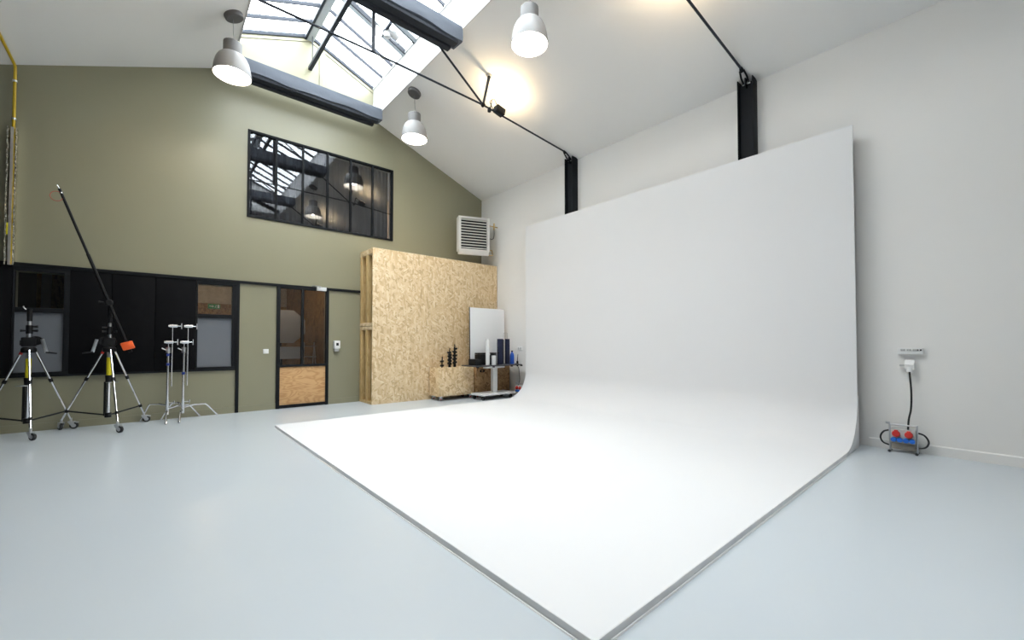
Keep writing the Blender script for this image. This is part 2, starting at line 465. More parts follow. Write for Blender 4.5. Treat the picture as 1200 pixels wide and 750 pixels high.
for s in (1, -1):
    e = OX1 if s > 0 else OX0
    def slope_piece(y0, y1, t0, t1, ext=0.0):
        """box lying on the glazing slope, thickness t0..t1 along the slope normal"""
        d = Vector((e - RX, 0, ZE - ZR)); L = d.length; d.normalize()
        nrm = Vector((-d.z * s, 0, d.x * s)); nrm = nrm if nrm.z > 0 else -nrm
        bm = BM()
        a = Vector((RX, 0, ZR)) + d * 0.05; b = Vector((RX, 0, ZR)) + d * (L + ext)
        pts = [a + nrm * t0, b + nrm * t0, b + nrm * t1, a + nrm * t1]
        prism(bm, [(p.x, p.z) for p in pts], 'y', y0, y1)
        return bm
    first_p = first_b = None
    for i in range(nb + 1):
        y = -SP * i
        if s > 0 and i in (3, 4):
            obj('sash_bar', slope_piece(y - 0.045, y + 0.045, -0.05, 0.03), 'sash', sky, sky)
            obj('sash_seal', slope_piece(y + 0.045 - (0.11 if i == 3 else 0), y + 0.065 - (0.11 if i == 3 else 0), -0.06, 0.02), 'steel_dark', sky, sky)
        elif first_b is None:
            first_b = obj('glazing_bar', slope_piece(-0.024, 0.0, -0.035, 0.02), 'bar_grey', sky, sky)
        else:
            piece(first_b, sky, (0, y + 0.012, 0))
        if i < nb:
            if first_p is None:
                first_p = obj('pane', slope_piece(-SP + 0.005, -0.028, 0.0, 0.006), 'glass_roof', sky, sky, smooth=False)
            else:
                piece(first_p, sky, (0, y, 0))
    bm = slope_piece(SKY_END, 0, 0, 0.0)
    bm.free()
    bm = BM(); box(bm, e - 0.012, e + 0.012, SKY_END, 0, ZE - 0.01, ZE + 0.03)
    obj('eave_bar', bm, 'bar_grey', sky, sky)
# end trim lines on the olive wall in the lantern
bm = BM(); prism(bm, [(OX1, ZE - 0.075), (RX, ZR - 0.075), (RX, ZR - 0.105), (OX1, ZE - 0.105)], 'y', -0.012, 0)
prism(bm, [(OX0, ZE - 0.075), (RX, ZR - 0.075), (RX, ZR - 0.105), (OX0, ZE - 0.105)], 'y', -0.012, 0)
obj('end_trim', bm, 'olive', sky, sky, smooth=False)
bm = BM(); box(bm, RX + 0.16, RX + 0.25, -0.02, 0, 5.5, 6.36, bev=0.003)
obj('end_post_cover', bm, 'olive', sky, sky)

# ---- upstairs window
win = thing('window_1', 'long black-framed upstairs window reflecting the skylight', 'window', (-3.47, 0, 3.15), kind='structure')
wx = [-4.72, -4.305, -3.89, -3.477, -3.062, -2.64, -2.22]
F = 0.035
def wbar(n, x0, x1, z0, z1, y0=-0.02, y1=0.05):
    bm = BM(); box(bm, x0, x1, y0, y1, z0, z1, bev=0.003)
    return obj(n, bm, 'black', win, win)
wbar('frame_rail', wx[0], wx[-1], 3.15, 3.15 + F); wbar('frame_rail', wx[0], wx[-1], 4.58 - F, 4.58)
wbar('frame_stile', wx[0], wx[0] + F, 3.15 + F, 4.58 - F); wbar('frame_stile', wx[-1] - F, wx[-1], 3.15 + F, 4.58 - F)
for x in wx[1:-1]:
    wbar('mullion', x - 0.014, x + 0.014, 3.15 + F, 4.58 - F)
for a, b in zip(wx, wx[1:]):
    bm = BM(); box(bm, a + 0.014, b - 0.014, 0.012, 0.018, 3.15 + F - 0.005, 4.58 - F + 0.005)
    obj('pane', bm, 'glass_up', win, win, smooth=False)
# curtain hanging behind it
bm = BM()
rows = []
for i in range(241):
    x = -4.80 + i * 2.66 / 240
    y = 0.42 + 0.035 * math.sin(i * 0.55) + 0.015 * math.sin(i * 1.31 + 1)
    rows.append([bm.verts.new((x, y, z)) for z in (3.02, 3.8, 4.72)])
for a, b in zip(rows, rows[1:]):
    for k in range(2): bm.faces.new((a[k], b[k], b[k + 1], a[k + 1]))
geo = bmesh.ops.solidify(bm, geom=bm.faces[:], thickness=0.006)
cur = thing('curtain', 'grey pleated curtain hanging behind the upstairs window', 'curtain', (-3.47, 0.42, 2.8))
cl = obj('curtain_cloth', bm, 'curtain', cur, cur)
bm = BM(); tube(bm, [(-4.85, 0.42, 4.74), (-2.08, 0.42, 4.74)], 0.015)
obj('curtain_rod', bm, 'steel_black', cur, cur)
for x in (-4.83, -2.10):
    bm = BM(); box(bm, x - 0.02, x + 0.02, 0.2, 0.43, 4.73, 4.75); obj('rod_bracket', bm, 'steel_black', cur, cur)

# ---- black panelled band with two small windows
band = thing('trim_1', 'black panelled band with steel frame on the olive wall', 'panelling', (-6.2, 0, 0.70), kind='structure')
def bbar(n, x0, x1, z0, z1, y=-0.03, m='black', bev=0.003):
    bm = BM(); box(bm, x0, x1, y, 0.0, z0, z1, bev=bev)
    return obj(n, bm, m, band, band)
bbar('top_rail', XL, -2.66, 2.055, 2.098)
bbar('bottom_rail', XL, -4.845, 0.675, 0.70)
bbar('backing_board', XL + 0.001, -7.15, 0.70, 2.055, y=-0.006, m='black_panel', bev=0)
bbar('backing_board', -6.70, -5.36, 0.70, 2.055, y=-0.006, m='black_panel', bev=0)
bbar('post', -4.845, -4.80, 0.0, 2.055)
for x0, x1 in ((XL, -7.15), (-6.712, -6.272), (-6.268, -5.822), (-5.818, -5.35)):
    bbar('black_board', x0 + 0.003, x1 - 0.003, 0.70, 2.055, y=-0.018, m='black_panel', bev=0.002)
def small_window(name, x0, x1, label):
    w = thing(name, label, 'window', (x0, 0, 0.70), kind='structure')
    def wb(n, a, b, z0, z1, m='black', y0=-0.022, y1=0.04):
        bm = BM(); box(bm, a, b, y0, y1, z0, z1, bev=0.003); return obj(n, bm, m, w, w)
    wb('frame_rail', x0 - 0.01, x1 + 0.045, 0.70, 0.735); wb('frame_rail', x0 - 0.01, x1 + 0.045, 2.0, 2.055)
    wb('frame_stile', x0 - 0.01, x0 + 0.008, 0.735, 2.0); wb('frame_stile', x1 - 0.008, x1 + 0.045, 0.735, 2.0)
    wb('transom', x0 + 0.008, x1 - 0.008, 1.485, 1.545)
    bm = BM(); box(bm, x0, x1, 0.01, 0.016, 1.54, 2.002); obj('pane', bm, 'glass', w, w, smooth=False)
    bm = BM(); box(bm, x0, x1, 0.01, 0.016, 0.733, 1.49); p = obj('frosted_pane', bm, 'film', w, w, smooth=False)
    return w
small_window('window_2', -5.34, -4.89, 'small black-framed window with clear top pane by the tall olive panel')
small_window('window_4', -7.14, -6.71, 'small dim window with frosted lower pane behind the tripod stand')

# ---- glazed door
door = thing('door_1', 'black steel door with two tall panes above a plywood panel', 'door', (-3.86, 0, 0), kind='structure')
def dbar(n, x0, x1, z0, z1, y0=-0.03, y1=0.03, m='black', bev=0.003, par=None):
    bm = BM(); box(bm, x0, x1, y0, y1, z0, z1, bev=bev)
    return obj(n, bm, m, par or door, door)
dbar('frame_stile', -4.275, -4.222, 0, 2.055); dbar('frame_stile', -3.49, -3.44, 0, 2.055)
dbar('frame_rail', -4.222, -3.49, 2.03, 2.055); dbar('bottom_rail', -4.222, -3.49, 0.005, 0.055)
dbar('lock_rail', -4.222, -3.49, 0.695, 0.735); dbar('mullion', -3.895, -3.855, 0.735, 2.03)
dbar('pane', -4.222, -3.895, 0.735, 2.03, 0.0, 0.006, 'glass', 0); dbar('pane', -3.855, -3.49, 0.735, 2.03, 0.0, 0.006, 'glass', 0)
dbar('plywood_panel', -4.222, -3.49, 0.055, 0.695, -0.012, 0.02, 'ply', 0.002)
cl = dbar('door_closer', -3.66, -3.50, 2.03, 2.095, -0.085, -0.03, 'plastic_white', 0.008)
bm = BM(); tube(bm, [(-3.60, -0.09, 2.10), (-3.70, -0.13, 2.10), (-3.73, -0.04, 2.105)], 0.009, 8)
obj('closer_arm', bm, 'alu', cl, door)

# ================================================================== CYCLORAMA
CX0, CX1, CY0, CY1 = -4.62, -0.20, -6.91, -1.75
CH, CT, CR = 3.44, 0.036, 0.50
cyc = thing('cyclorama', 'large white curved photo studio backdrop rising from floor to wall', 'backdrop', ((CX0 + CX1) / 2, (CY0 + CY1) / 2, 0))
prof = [(CX0, CT)] + [(CX1 - CR - 0.8, CT)] + [(CX1 - CR + CR * math.sin(a), CT + CR - CR * math.cos(a)) for a in [PI / 2 * i / 28 for i in range(29)]] + [(CX1, CH)]
bm = BM()
TH = 0.018
outer = [(p[0], p[1]) for p in prof]
inner = [(CX0, CT - TH)] + [(CX1 - CR - 0.8, CT - TH)] + [(CX1 - CR + (CR + TH) * math.sin(a), CT + CR - (CR + TH) * math.cos(a)) for a in [PI / 2 * i / 28 for i in range(29)]] + [(CX1 + TH, CH)]
va = [[bm.verts.new((x, y, z)) for x, z in outer] for y in (CY0, CY1)]
vb = [[bm.verts.new((x, y, z)) for x, z in inner] for y in (CY0, CY1)]
for i in range(len(outer) - 1):
    bm.faces.new((va[0][i], va[0][i + 1], va[1][i + 1], va[1][i]))
    bm.faces.new((vb[0][i], vb[1][i], vb[1][i + 1], vb[0][i + 1]))
    for j in (0, 1):
        bm.faces.new((va[j][i], vb[j][i], vb[j][i + 1], va[j][i + 1]))
for i in (0, -1):
    bm.faces.new((va[0][i], va[1][i], vb[1][i], vb[0][i]))
obj('curved_surface', bm, 'cyc', cyc, cyc)
bm = BM()
box(bm, CX0 - 0.002, CX0 + 0.02, CY0 - 0.002, CY1, 0, CT - 0.001)
box(bm, CX0 + 0.02, CX1 - CR, CY0 - 0.002, CY0 + 0.02, 0, CT - 0.001)
box(bm, CX0 + 0.02, CX1 - CR, CY1 - 0.02, CY1 + 0.002, 0, CT - 0.001)
obj('edge_strip', bm, 'cyc_edge', cyc, cyc, smooth=False, label='scuffed grey edge of the raised white floor')
bm = BM()
tube(bm, [(CX1 - 0.6, CY0 - 0.006, 0.0), (CX0 - 0.008, CY0 - 0.006, 0.0), (CX0 - 0.008, CY1, 0.0)], 0.007, 6)
obj('sealant_bead', bm, 'caulk', cyc, cyc)
for y in (CY0 + 0.03, -5.2, -3.5, CY1 - 0.05):
    bm = BM(); box(bm, -0.115, -0.022, y, y + 0.045, 0, CH - 0.05, bev=0.003)
    obj('timber_stud', bm, 'old_wood', cyc, cyc)
    bm = BM(); box(bm, -0.182, -0.115, y, y + 0.045, 0.9, 0.99); obj('timber_batten', bm, 'old_wood', cyc, cyc)
# curved rib under the bend at the near end
bm = BM()
rib = [(-0.20 - CR, 0.0), (-0.12, 0.0), (-0.12, CT + CR)] + [(CX1 - CR + (CR + TH + 0.002) * math.sin(a), CT + CR - (CR + TH + 0.002) * math.cos(a)) for a in [PI / 2 - PI / 2 * i / 12 for i in range(13)]]
prism(bm, [(x, max(z, 0)) for x, z in rib], 'y', CY0 + 0.004, CY0 + 0.024)
obj('curved_rib', bm, 'cyc_edge', cyc, cyc, smooth=False)

# ================================================================== STEEL COLUMNS AND TRUSSES
def h_column(y, label):
    t = thing('steel_column', label, 'column', (0, y, 0), group='black steel columns along the white wall')
    h = 0.093
    bm = BM(); box(bm, -0.152, 0, -h, -h + 0.012, 0, 4.49, bev=0.002); obj('flange', bm, 'steel_black', t)
    bm = BM(); box(bm, -0.152, 0, h - 0.012, h, 0, 4.49, bev=0.002); obj('flange', bm, 'steel_black', t)
    bm = BM(); box(bm, -0.084, -0.074, -h + 0.012, h - 0.012, 0, 4.46); obj('web', bm, 'steel_black', t)
    bm = BM(); box(bm, -0.145, -0.084, -0.006, 0.006, 4.38, 4.50); obj('gusset', bm, 'steel_black', t)
    return t
h_column(-2.85, 'black steel column whose shorter length shows above the backdrop')
h_column(-5.835, 'black steel column whose longer length shows above the backdrop')

def truss(y, label):
    t = thing('roof_truss', label, 'truss', (RX, y, 4.5), group='slender steel tie trusses under the roof')
    def rod(n, pts, r, m='steel_dark', par=None):
        bm = BM(); tube(bm, pts, r, 10); return obj(n, bm, m, par or t, t)
    NX = 2.0 + 0.0
    nr = Vector((-2.09, y, 4.722)); nl = Vector((2 * RX + 2.09, y, 4.722)); k = Vector((RX, y, 4.741))
    er = Vector((-0.27, y, 4.565)); el = Vector((XL + 0.02, y, 4.50))
    rod('tie_rod', [el, nl, k, nr, er], 0.014)
    top = Vector((RX, y, 5.97))
    rod('king_post', [k, top - Vector((0, 0, 0.03))], 0.023, 'steel_dark')
    for n, sgn in ((nr, 1), (nl, -1)):
        rod('diagonal', [n + Vector((-0.02 * sgn, 0, 0.015)), top + Vector((0.03 * sgn, 0, -0.05))], 0.015)
        fx = -1.975 if sgn > 0 else 2 * RX + 1.975
        foot = Vector((fx, y, ceil_z(fx)))
        st = rod('strut', [n, foot - Vector((0, 0, 0.02))], [0.017, 0.024])
        bm = BM(); lathe(bm, [(0, 0.005), (0.05, 0.005), (0.05, -0.01), (0, -0.012)], 14, Matrix.Translation(foot) @ Matrix.Rotation(math.atan(SL_R) * sgn, 4, 'Y'))
        obj('foot_plate', bm, 'alu_matt', st, t)
        bm = BM(); lathe(bm, [(0, 0.025), (0.03, 0.02), (0.03, -0.02), (0, -0.025)], 12, Matrix.Translation(n) @ Matrix.Rotation(PI / 2, 4, 'X'))
        obj('node_pin', bm, 'steel_black', t, t)
    # forked end at the column head
    bm = BM()
    d = (Vector((-0.10, y, 4.44)) - er).normalized()
    tube(bm, [er - d * 0.02, er + d * 0.045], [0.016, 0.030], 10)
    for sy in (-1, 1):
        q0 = er + d * 0.03 + Vector((0, 0.022 * sy, 0)); q1 = Vector((-0.10, y + 0.030 * sy, 4.44))
        tube(bm, [q0, (q0 + q1) / 2 + Vector((0, 0.008 * sy, 0.0)), q1], 0.011, 8)
    obj('fork_end', bm, 'steel_black', t, t)
    bm = BM(); tube(bm, [(-0.10, y - 0.045, 4.44), (-0.10, y + 0.045, 4.44)], 0.012, 10); obj('fork_pin', bm, 'alu', t, t)
    return t
truss(-2.85, 'slim dark steel tie truss carrying the small lit floodlight')
truss(-5.835, 'slim dark steel tie rod ending at the column with longer length above the backdrop')

rail = thing('ridge_rail', 'dark steel rail hanging below the skylight ridge', 'rail', (RX, -4.5, 5.97))
bm = BM(); box(bm, RX - 0.03, RX + 0.03, SKY_END, -0.01, 5.945, 5.96); box(bm, RX - 0.03, RX - 0.02, SKY_END, -0.01, 5.96, 6.0)
box(bm, RX + 0.02, RX + 0.03, SKY_END, -0.01, 5.96, 6.0)
obj('rail_channel', bm, 'steel_dark', rail, rail, smooth=False)
for y in (-0.16, -1.6, -3.1, -4.6, -6.1, -7.6):
    bm = BM(); tube(bm, [(RX, y, 5.958), (RX, y, ZR - 0.09)], 0.008, 8)
    obj('hanger_rod', bm, 'steel_dark', rail, rail)

# ================================================================== BLACKOUT BLINDS
def blind(y, label):
    t = thing('blackout_blind', label, 'blind', (RX, y, 5.25), group='folded blackout blinds under the skylight')
    x0, x1 = -1.175, 1.16
    # sagging fabric front, wrinkled
    bm = BM(); n = 60; rows = []
    rnd = random.Random(3)
    ph = [rnd.uniform(0, 6) for _ in range(4)]
    for i in range(n + 1):
        u = i / n; x = x0 + (x1 - x0) * u
        sag = 0.012 * math.sin(u * 9 + ph[0]) + 0.008 * math.sin(u * 23 + ph[1])
        wr = 0.010 * math.sin(u * 17 + ph[2])
        sec = [(0.07, 0.245), (-0.15, 0.25), (-0.165, 0.24), (-0.168 + wr * .6, 0.17), (-0.168 - wr * .6, 0.10), (-0.163, 0.045 + sag), (-0.14, 0.036 + sag), (0.07, 0.05)]
        rows.append([bm.verts.new((x, a, b)) for a, b in sec])
    m_ = len(rows[0])
    for a, b in zip(rows, rows[1:]):
        for k in range(m_): bm.faces.new((a[k], a[(k + 1) % m_], b[(k + 1) % m_], b[k]))
    bm.faces.new(rows[0]); bm.faces.new(rows[-1][::-1])
    obj('fabric_cover', bm, 'fabric', t)
    bm = BM(); box(bm, x0 + 0.02, x1 - 0.06, -0.14, -0.02, -0.005, 0.045, bev=0.008); obj('folded_blackout_fabric', bm, 'fabric_dark', t)
    bm = BM(); box(bm, x0 + 0.03, x1 - 0.10, -0.02, 0.068, -0.035, 0.05, bev=0.015); obj('roller_box', bm, 'fabric_dark', t)
    for x in (x0 + 0.02, x1 - 0.02):
        bm = BM(); tube(bm, [(x, 0.0, 0.24), (x, 0.0, 0.33), (x + 0.02 * (1 if x > 0 else -1), 0.0, 0.34)], 0.006, 6); obj('hook', bm, 'steel_dark', t)
    return t
blind(-0.27, 'blue-grey folded blackout blind across the skylight beside the olive wall')
blind(-2.953, 'blue-grey folded blackout blind crossing above the tie truss with the floodlight')
blind(-5.94, 'blue-grey folded blackout blind seen mirrored in the upstairs window')

# vent motor on the opening sash
va_ = thing('vent_actuator', 'small white and grey motor opening the skylight sash', 'actuator', (-2.95, -1.55, 6.1))
bm = BM(); box(bm, -0.14, -0.10, -0.19, 0.19, 0.03, 0.07, bev=0.004); obj('cross_bar', bm, 'bar_grey', va_)
bm = BM(); prism(bm, [(-0.30, -0.10), (-0.25, 0.10), (-0.12, 0.08), (-0.16, -0.04)], 'y', 0.06, 0.075); obj('bracket_plate', bm, 'plastic_white', va_)
bm = BM(); tube(bm, [(-0.10, 0.0, 0.05), (0.02, -0.02, 0.02), (0.08, -0.03, -0.02)], [0.05, 0.055, 0.04], 12); obj('motor_body', bm, 'plastic_grey', va_)
bm = BM(); lathe(bm, [(0, 0.06), (0.045, 0.05), (0.06, 0), (0.045, -0.05), (0, -0.06)], 12, Matrix.Translation((-0.09, 0.02, 0.0))); obj('gear_cap', bm, 'plastic_grey', va_)
bm = BM(); tube(bm, [Vector((0.03 + 0.10 * math.cos(a), -0.03 + 0.09 * math.sin(a), -0.02 - 0.04 * math.cos(a))) for a in [2 * PI * i / 18 for i in range(16)]], 0.006, 6); obj('drive_chain', bm, 'alu_matt', va_)
bm = BM(); tube(bm, [(-0.30, 0.07, -0.10), (-0.34, 0.05, -0.16)], 0.008, 6); obj('push_pin', bm, 'steel_dark', va_)

# ================================================================== PENDANT LAMPS
def pendant(x, y, label, slope):
    zc = ceil_z(x); zr = 4.60
    t = thing('pendant_lamp', label, 'lamp', (x, y, zr), group='grey bell-shaped pendant lamps')
    bm = BM()
    lathe(bm, [(0, 0.005), (0.112, 0.005), (0.115, -0.005), (0.108, -0.045), (0.098, -0.052), (0, -0.052)], 28,
          Matrix.Translation((0, 0, zc - zr)) @ Matrix.Rotation(math.atan(slope), 4, 'Y'))
    obj('ceiling_cup', bm, 'canopy', t)
    bm = BM(); zn = 0.445
    tube(bm, smooth_path([(0, 0, zc - zr - 0.045), (0.003, 0, zc - zr - 0.2), (0.012, 0.004, zn + 0.05), (0, 0, zn - 0.01)], 5), 0.0035, 6)
    obj('cord', bm, 'canopy', t)
    # bell, thin-walled
    outp = [(0.106, 0.285), (0.135, 0.270), (0.163, 0.238), (0.188, 0.185), (0.205, 0.115), (0.214, 0.045), (0.216, 0.0)]
    inp = [(0.212, 0.0), (0.210, 0.045), (0.201, 0.114), (0.184, 0.183), (0.159, 0.235), (0.131, 0.266), (0.102, 0.281)]
    bm = BM(); lathe(bm, outp + inp, 36, close=True); obj('shade', bm, 'shade', t)
    lin = [(r - 0.0015, z + 0.0005) for r, z in inp] + [(0.05, 0.295), (0, 0.295)]
    bm = BM(); lathe(bm, lin, 36); li = obj('shade_lining', bm, 'shade_in', t)
    bm = BM(); lathe(bm, [(0, 0.445), (0.092, 0.445), (0.104, 0.436), (0.106, 0.42), (0.106, 0.286), (0, 0.300)], 32); obj('neck', bm, 'shade_neck', t)
    bm = BM(); lathe(bm, [(0, 0.05)] + [(0.062 * math.sin(a), 0.112 - 0.062 * math.cos(a)) for a in [PI * i / 10 for i in range(1, 9)]] + [(0.028, 0.19), (0.028, 0.24), (0, 0.24)], 18)
    b = obj('bulb', bm, 'bulb', t)
    bm = BM(); lathe(bm, [(0, 0.236), (0.03, 0.236), (0.03, 0.30), (0, 0.30)], 14); obj('bulb_socket', bm, 'plastic_black', t)
    return t
pendant(-5.10, -1.40, 'lit grey pendant lamp on the ceiling slope away from the white wall', -SL_L)
pendant(-2.49, -1.42, 'lit grey pendant lamp beside the skylight, next to the olive wall', SL_R)
pendant(-2.54, -4.36, 'lit grey pendant lamp over the white backdrop', SL_R)

# ================================================================== FLOODLIGHTS ON THE TIE RODS
def flood(x, y, z, label, watts=FLOOD, tilt=12):
    t = thing('floodlight', label, 'floodlight', (x, y, z), group='small floodlights clamped on tie rods')
    bm = BM(); box(bm, -0.065, 0.095, -0.055, 0.055, 0.015, 0.115, bev=0.008, mtx=Matrix.Rotation(R(tilt), 4, 'Y')); h = obj('housing', bm, 'plastic_black', t)
    bm = BM(); box(bm, -0.05, 0.08, -0.045, 0.045, 0.1145, 0.119, mtx=Matrix.Rotation(R(tilt), 4, 'Y')); obj('lit_glass', bm, 'flood_glow', h)
    bm = BM(); tube(bm, [(-0.04, -0.055, 0.06), (-0.12, -0.055, 0.17), (-0.12, 0.0, 0.18), (-0.12, 0.055, 0.17), (-0.04, 0.055, 0.06)], 0.006, 6); obj('yoke', bm, 'steel_black', t)
    bm = BM(); tube(bm, [(-0.16, 0, -0.01), (-0.145, 0, 0.05), (-0.12, 0, 0.17)], 0.007, 6); obj('stem', bm, 'steel_black', t)
    bm = BM(); lathe(bm, [(0, 0.03), (0.022, 0.03), (0.028, 0.0), (0.028, -0.03), (0, -0.03)], 12, Matrix.Translation((-0.17, 0, 0.005))); obj('clamp', bm, 'steel_black', t)
    l = bpy.data.lights.new('flood_beam', 'AREA'); l.shape = 'RECTANGLE'; l.size = 0.12; l.size_y = 0.08
    l.color = (1.0, 0.74, 0.42); l.energy = watts
    lo = bpy.data.objects.new('flood_beam', l); COL.objects.link(lo); lo.parent = t
    lo.location = Matrix.Rotation(R(tilt), 4, 'Y') @ Vector((0.015, 0, 0.128)); lo.rotation_euler = (PI, R(tilt), 0)
    return t
flood(-1.80, -2.85, 4.688, 'small black floodlight clamped on tie rod, warming the ceiling')
flood(-2.02, -5.835, 4.695, 'small black floodlight on the tie rod nearer the loose power box', 9.0)
flood(-5.72, -2.85, 4.680, 'small black floodlight on the tie rod over the tripod stands', 9.0, -22)
flood(-5.72, -5.835, 4.680, 'unseen black floodlight added on the tie rod far from the white wall', 9.0, -22)  # out of frame, added to warm the left ceiling and olive wall

# ================================================================== GAS PIPE WITH FOIL SHIELD
gp = thing('gas_pipe', 'yellow gas pipe with crinkled foil shield on the olive wall', 'pipe', (-7.18, -0.06, 2.05))
bm = BM()
PX = -7.168
tube(bm, [(PX, -0.055, 2.06), (PX, -0.055, 4.46)] + [(PX, -0.055 - 0.05 * (1 - math.cos(a)), 4.46 + 0.05 * math.sin(a)) for a in (0.5, 1.0, PI / 2)] + [(PX, -6.0, 4.51)], 0.015, 12)
obj('pipe', bm, 'gas_yellow', gp, gp)
for z in (4.32, 3.85):
    bm = BM(); lathe(bm, [(0.016, -0.012), (0.022, -0.012), (0.022, 0.012), (0.016, 0.012)], 12, Matrix.Translation((PX, -0.055, z)), close=True)
    box(bm, PX - 0.004, PX + 0.004, -0.04, 0, z - 0.01, z + 0.01)
    obj('pipe_clip', bm, 'alu', gp, gp)
for k, (xa, xb, m) in enumerate(((-7.216, -7.203, 'foil_edge'), (-7.186, -7.162, 'foil'), (-7.149, -7.136, 'foil_edge'))):
    bm = BM(); rows = []
    rnd = random.Random(k)
    for i in range(60):
        z = 2.055 + i * (3.74 - 2.055) / 59
        j = 0.007 if k != 1 else 0.0015
        dy = rnd.uniform(-j, j)
        rows.append([bm.verts.new(p) for p in ((xa + rnd.uniform(-j, j) * 0.6, 0.0, z), (xa + rnd.uniform(-j, j) * 0.6, -0.075 + dy - 0.008 * (k == 1), z), (xb + rnd.uniform(-j, j) * .6, -0.075 + dy - 0.008 * (k == 1), z), (xb + rnd.uniform(-j, j) * .6, 0.0, z))])
    for a, b in zip(rows, rows[1:]):
        for q in range(4): bm.faces.new((a[q], a[(q + 1) % 4], b[(q + 1) % 4], b[q]))
    bm.faces.new(rows[0]); bm.faces.new(rows[-1][::-1])
    obj('foil_strip', bm, m, gp, gp, smooth=False)
bm = BM(); box(bm, -7.2, -7.188, -0.09, -0.074, 2.42, 2.56, bev=0.002); obj('yellow_marker', bm, 'yellow', gp, gp)

# ================================================================== OSB SET WALL
ow = thing('osb_box_wall', 'tall deep chipboard box wall with open studded end', 'box wall', (-1.44, -0.31, 0))
OXL, OXR, OYF, OYB, OZ = -2.872, -0.012, -0.604, -0.008, 2.825
bm = BM(); box(bm, OXL, OXR, OYF, OYF + 0.02, 0.0, OZ, bev=0.002); obj('front_panel', bm, 'osb', ow, ow)
bm = BM(); box(bm, OXL, OXR, OYF + 0.02, OYB, OZ - 0.02, OZ, bev=0.002); obj('top_panel', bm, 'osb', ow, ow)
bm = BM(); box(bm, OXL + 0.12, OXR, OYB - 0.018, OYB, 0.0, OZ - 0.02); obj('back_panel', bm, 'black_panel', ow, ow)  # black sheet stands in for the shade inside the box
def stud(n, x0, x1, y0, y1, z0, z1, m='pine'):
    bm = BM(); box(bm, x0, x1, y0, y1, z0, z1, bev=0.003); obj(n, bm, m, ow, ow)
SX0, SX1 = OXL, OXL + 0.095
for z0, z1 in ((0.045, 1.345), (1.475, OZ - 0.10)):
    stud('stud', SX0, SX1, -0.085, -0.01, z0, z1)
    stud('stud', SX0, SX1, -0.375, -0.285, z0, z1)
    stud('stud', OXL + 0.01, SX1, OYF + 0.02, OYF + 0.045, z0, z1, 'old_wood')
stud('bottom_plate', SX0, SX1, OYF + 0.02, OYB, 0.0, 0.045)
stud('middle_plate', SX0, SX1, OYF + 0.02, OYB, 1.345, 1.405, 'osb'); stud('middle_plate', SX0, SX1, OYF + 0.02, OYB, 1.415, 1.475, 'osb')
stud('top_plate', SX0, SX1, OYF + 0.02, OYB, OZ - 0.10, OZ - 0.02, 'osb')
for x in (-2.2, -1.5, -0.8):
    stud('stud', x, x + 0.045, OYF + 0.02, OYF + 0.11, 0.0, OZ - 0.02)
# gusset blocks under the plates
for z in (1.30, OZ - 0.16):
    stud('corner_block', SX1, SX1 + 0.02, -0.55, -0.05, z - 0.08, z + 0.04, 'osb_dark')

# ================================================================== CRATES
def crate(name, x0, x1, y0, y1, z0, z1, m, label, wheels, handle=False):
    cx, cy = (x0 + x1) / 2, (y0 + y1) / 2
    t = thing(name, label, 'crate', (cx, cy, 0))
    w = 0.018
    def pan(n, a, b, c_, d, e, f):
        bm = BM(); box(bm, a, b, c_, d, e, f, bev=0.0015); return obj(n, bm, m, t, t)
    fr = pan('front_panel', x0, x1, y0, y0 + w, z0, z1); pan('back_panel', x0, x1, y1 - w, y1, z0, z1)
    pan('side_panel', x0, x0 + w, y0 + w, y1 - w, z0, z1); pan('side_panel', x1 - w, x1, y0 + w, y1 - w, z0, z1)
    pan('bottom_panel', x0 + w, x1 - w, y0 + w, y1 - w, z0, z0 + w)
    pan('lid' if handle else 'inner_shelf', x0 + w, x1 - w, y0 + w, y1 - w, z1 - (w if handle else 0.05), z1 if handle else z1 - 0.05 + w)
    if handle:
        bm = BM()
        lathe(bm, [(0.012, 0.0), (0.03, 0.0), (0.03, 0.004), (0.012, 0.004)], 12, Matrix.Translation((x0 + 0.14, y0 - 0.004, z1 - 0.10)) @ Matrix.Rotation(PI / 2, 4, 'X') @ Matrix.Scale(2.2, 4, (1, 0, 0)), close=True)
        obj('hand_hole_ring', bm, 'plastic_black', fr, t)
    if wheels:
        ins = 0.055
        for wx_ in (x0 + ins, x1 - ins):
            for wy in (y0 + ins, y1 - ins):
                bm = BM(); box(bm, wx_ - 0.035, wx_ + 0.035, wy - 0.035, wy + 0.035, z0 - 0.006, z0)
                box(bm, wx_ - 0.025, wx_ + 0.03, wy - 0.026, wy - 0.022, 0.025, z0 - 0.006); box(bm, wx_ - 0.025, wx_ + 0.03, wy + 0.022, wy + 0.026, 0.025, z0 - 0.006)
                c = obj('caster', bm, 'alu', t, t)
                bm = BM(); lathe(bm, [(0, -0.018), (0.028, -0.018), (0.032, -0.014), (0.032, 0.014), (0.028, 0.018), (0, 0.018)], 16, Matrix.Translation((wx_ - 0.005, wy, 0.032)) @ Matrix.Rotation(PI / 2, 4, 'X'))
                wl = obj('wheel', bm, 'wheel_grey', c, t)
                bm = BM(); lathe(bm, [(0, -0.028), (0.014, -0.028), (0.014, 0.028), (0, 0.028)], 12, Matrix.Translation((wx_ - 0.005, wy, 0.032)) @ Matrix.Rotation(PI / 2, 4, 'X'))
                obj('hub', bm, 'red', c, t)
    return t
crate('wheeled_crate', -1.73, -0.93, -1.0, -0.63, 0.085, 0.635, 'osb_crate', 'low chipboard crate on casters holding black clamps', True)
crate('chipboard_crate', -0.905, -0.03, -1.055, -0.66, 0.07, 0.635, 'osb_dark', 'darker chipboard crate under the white pedestal table', True, True)

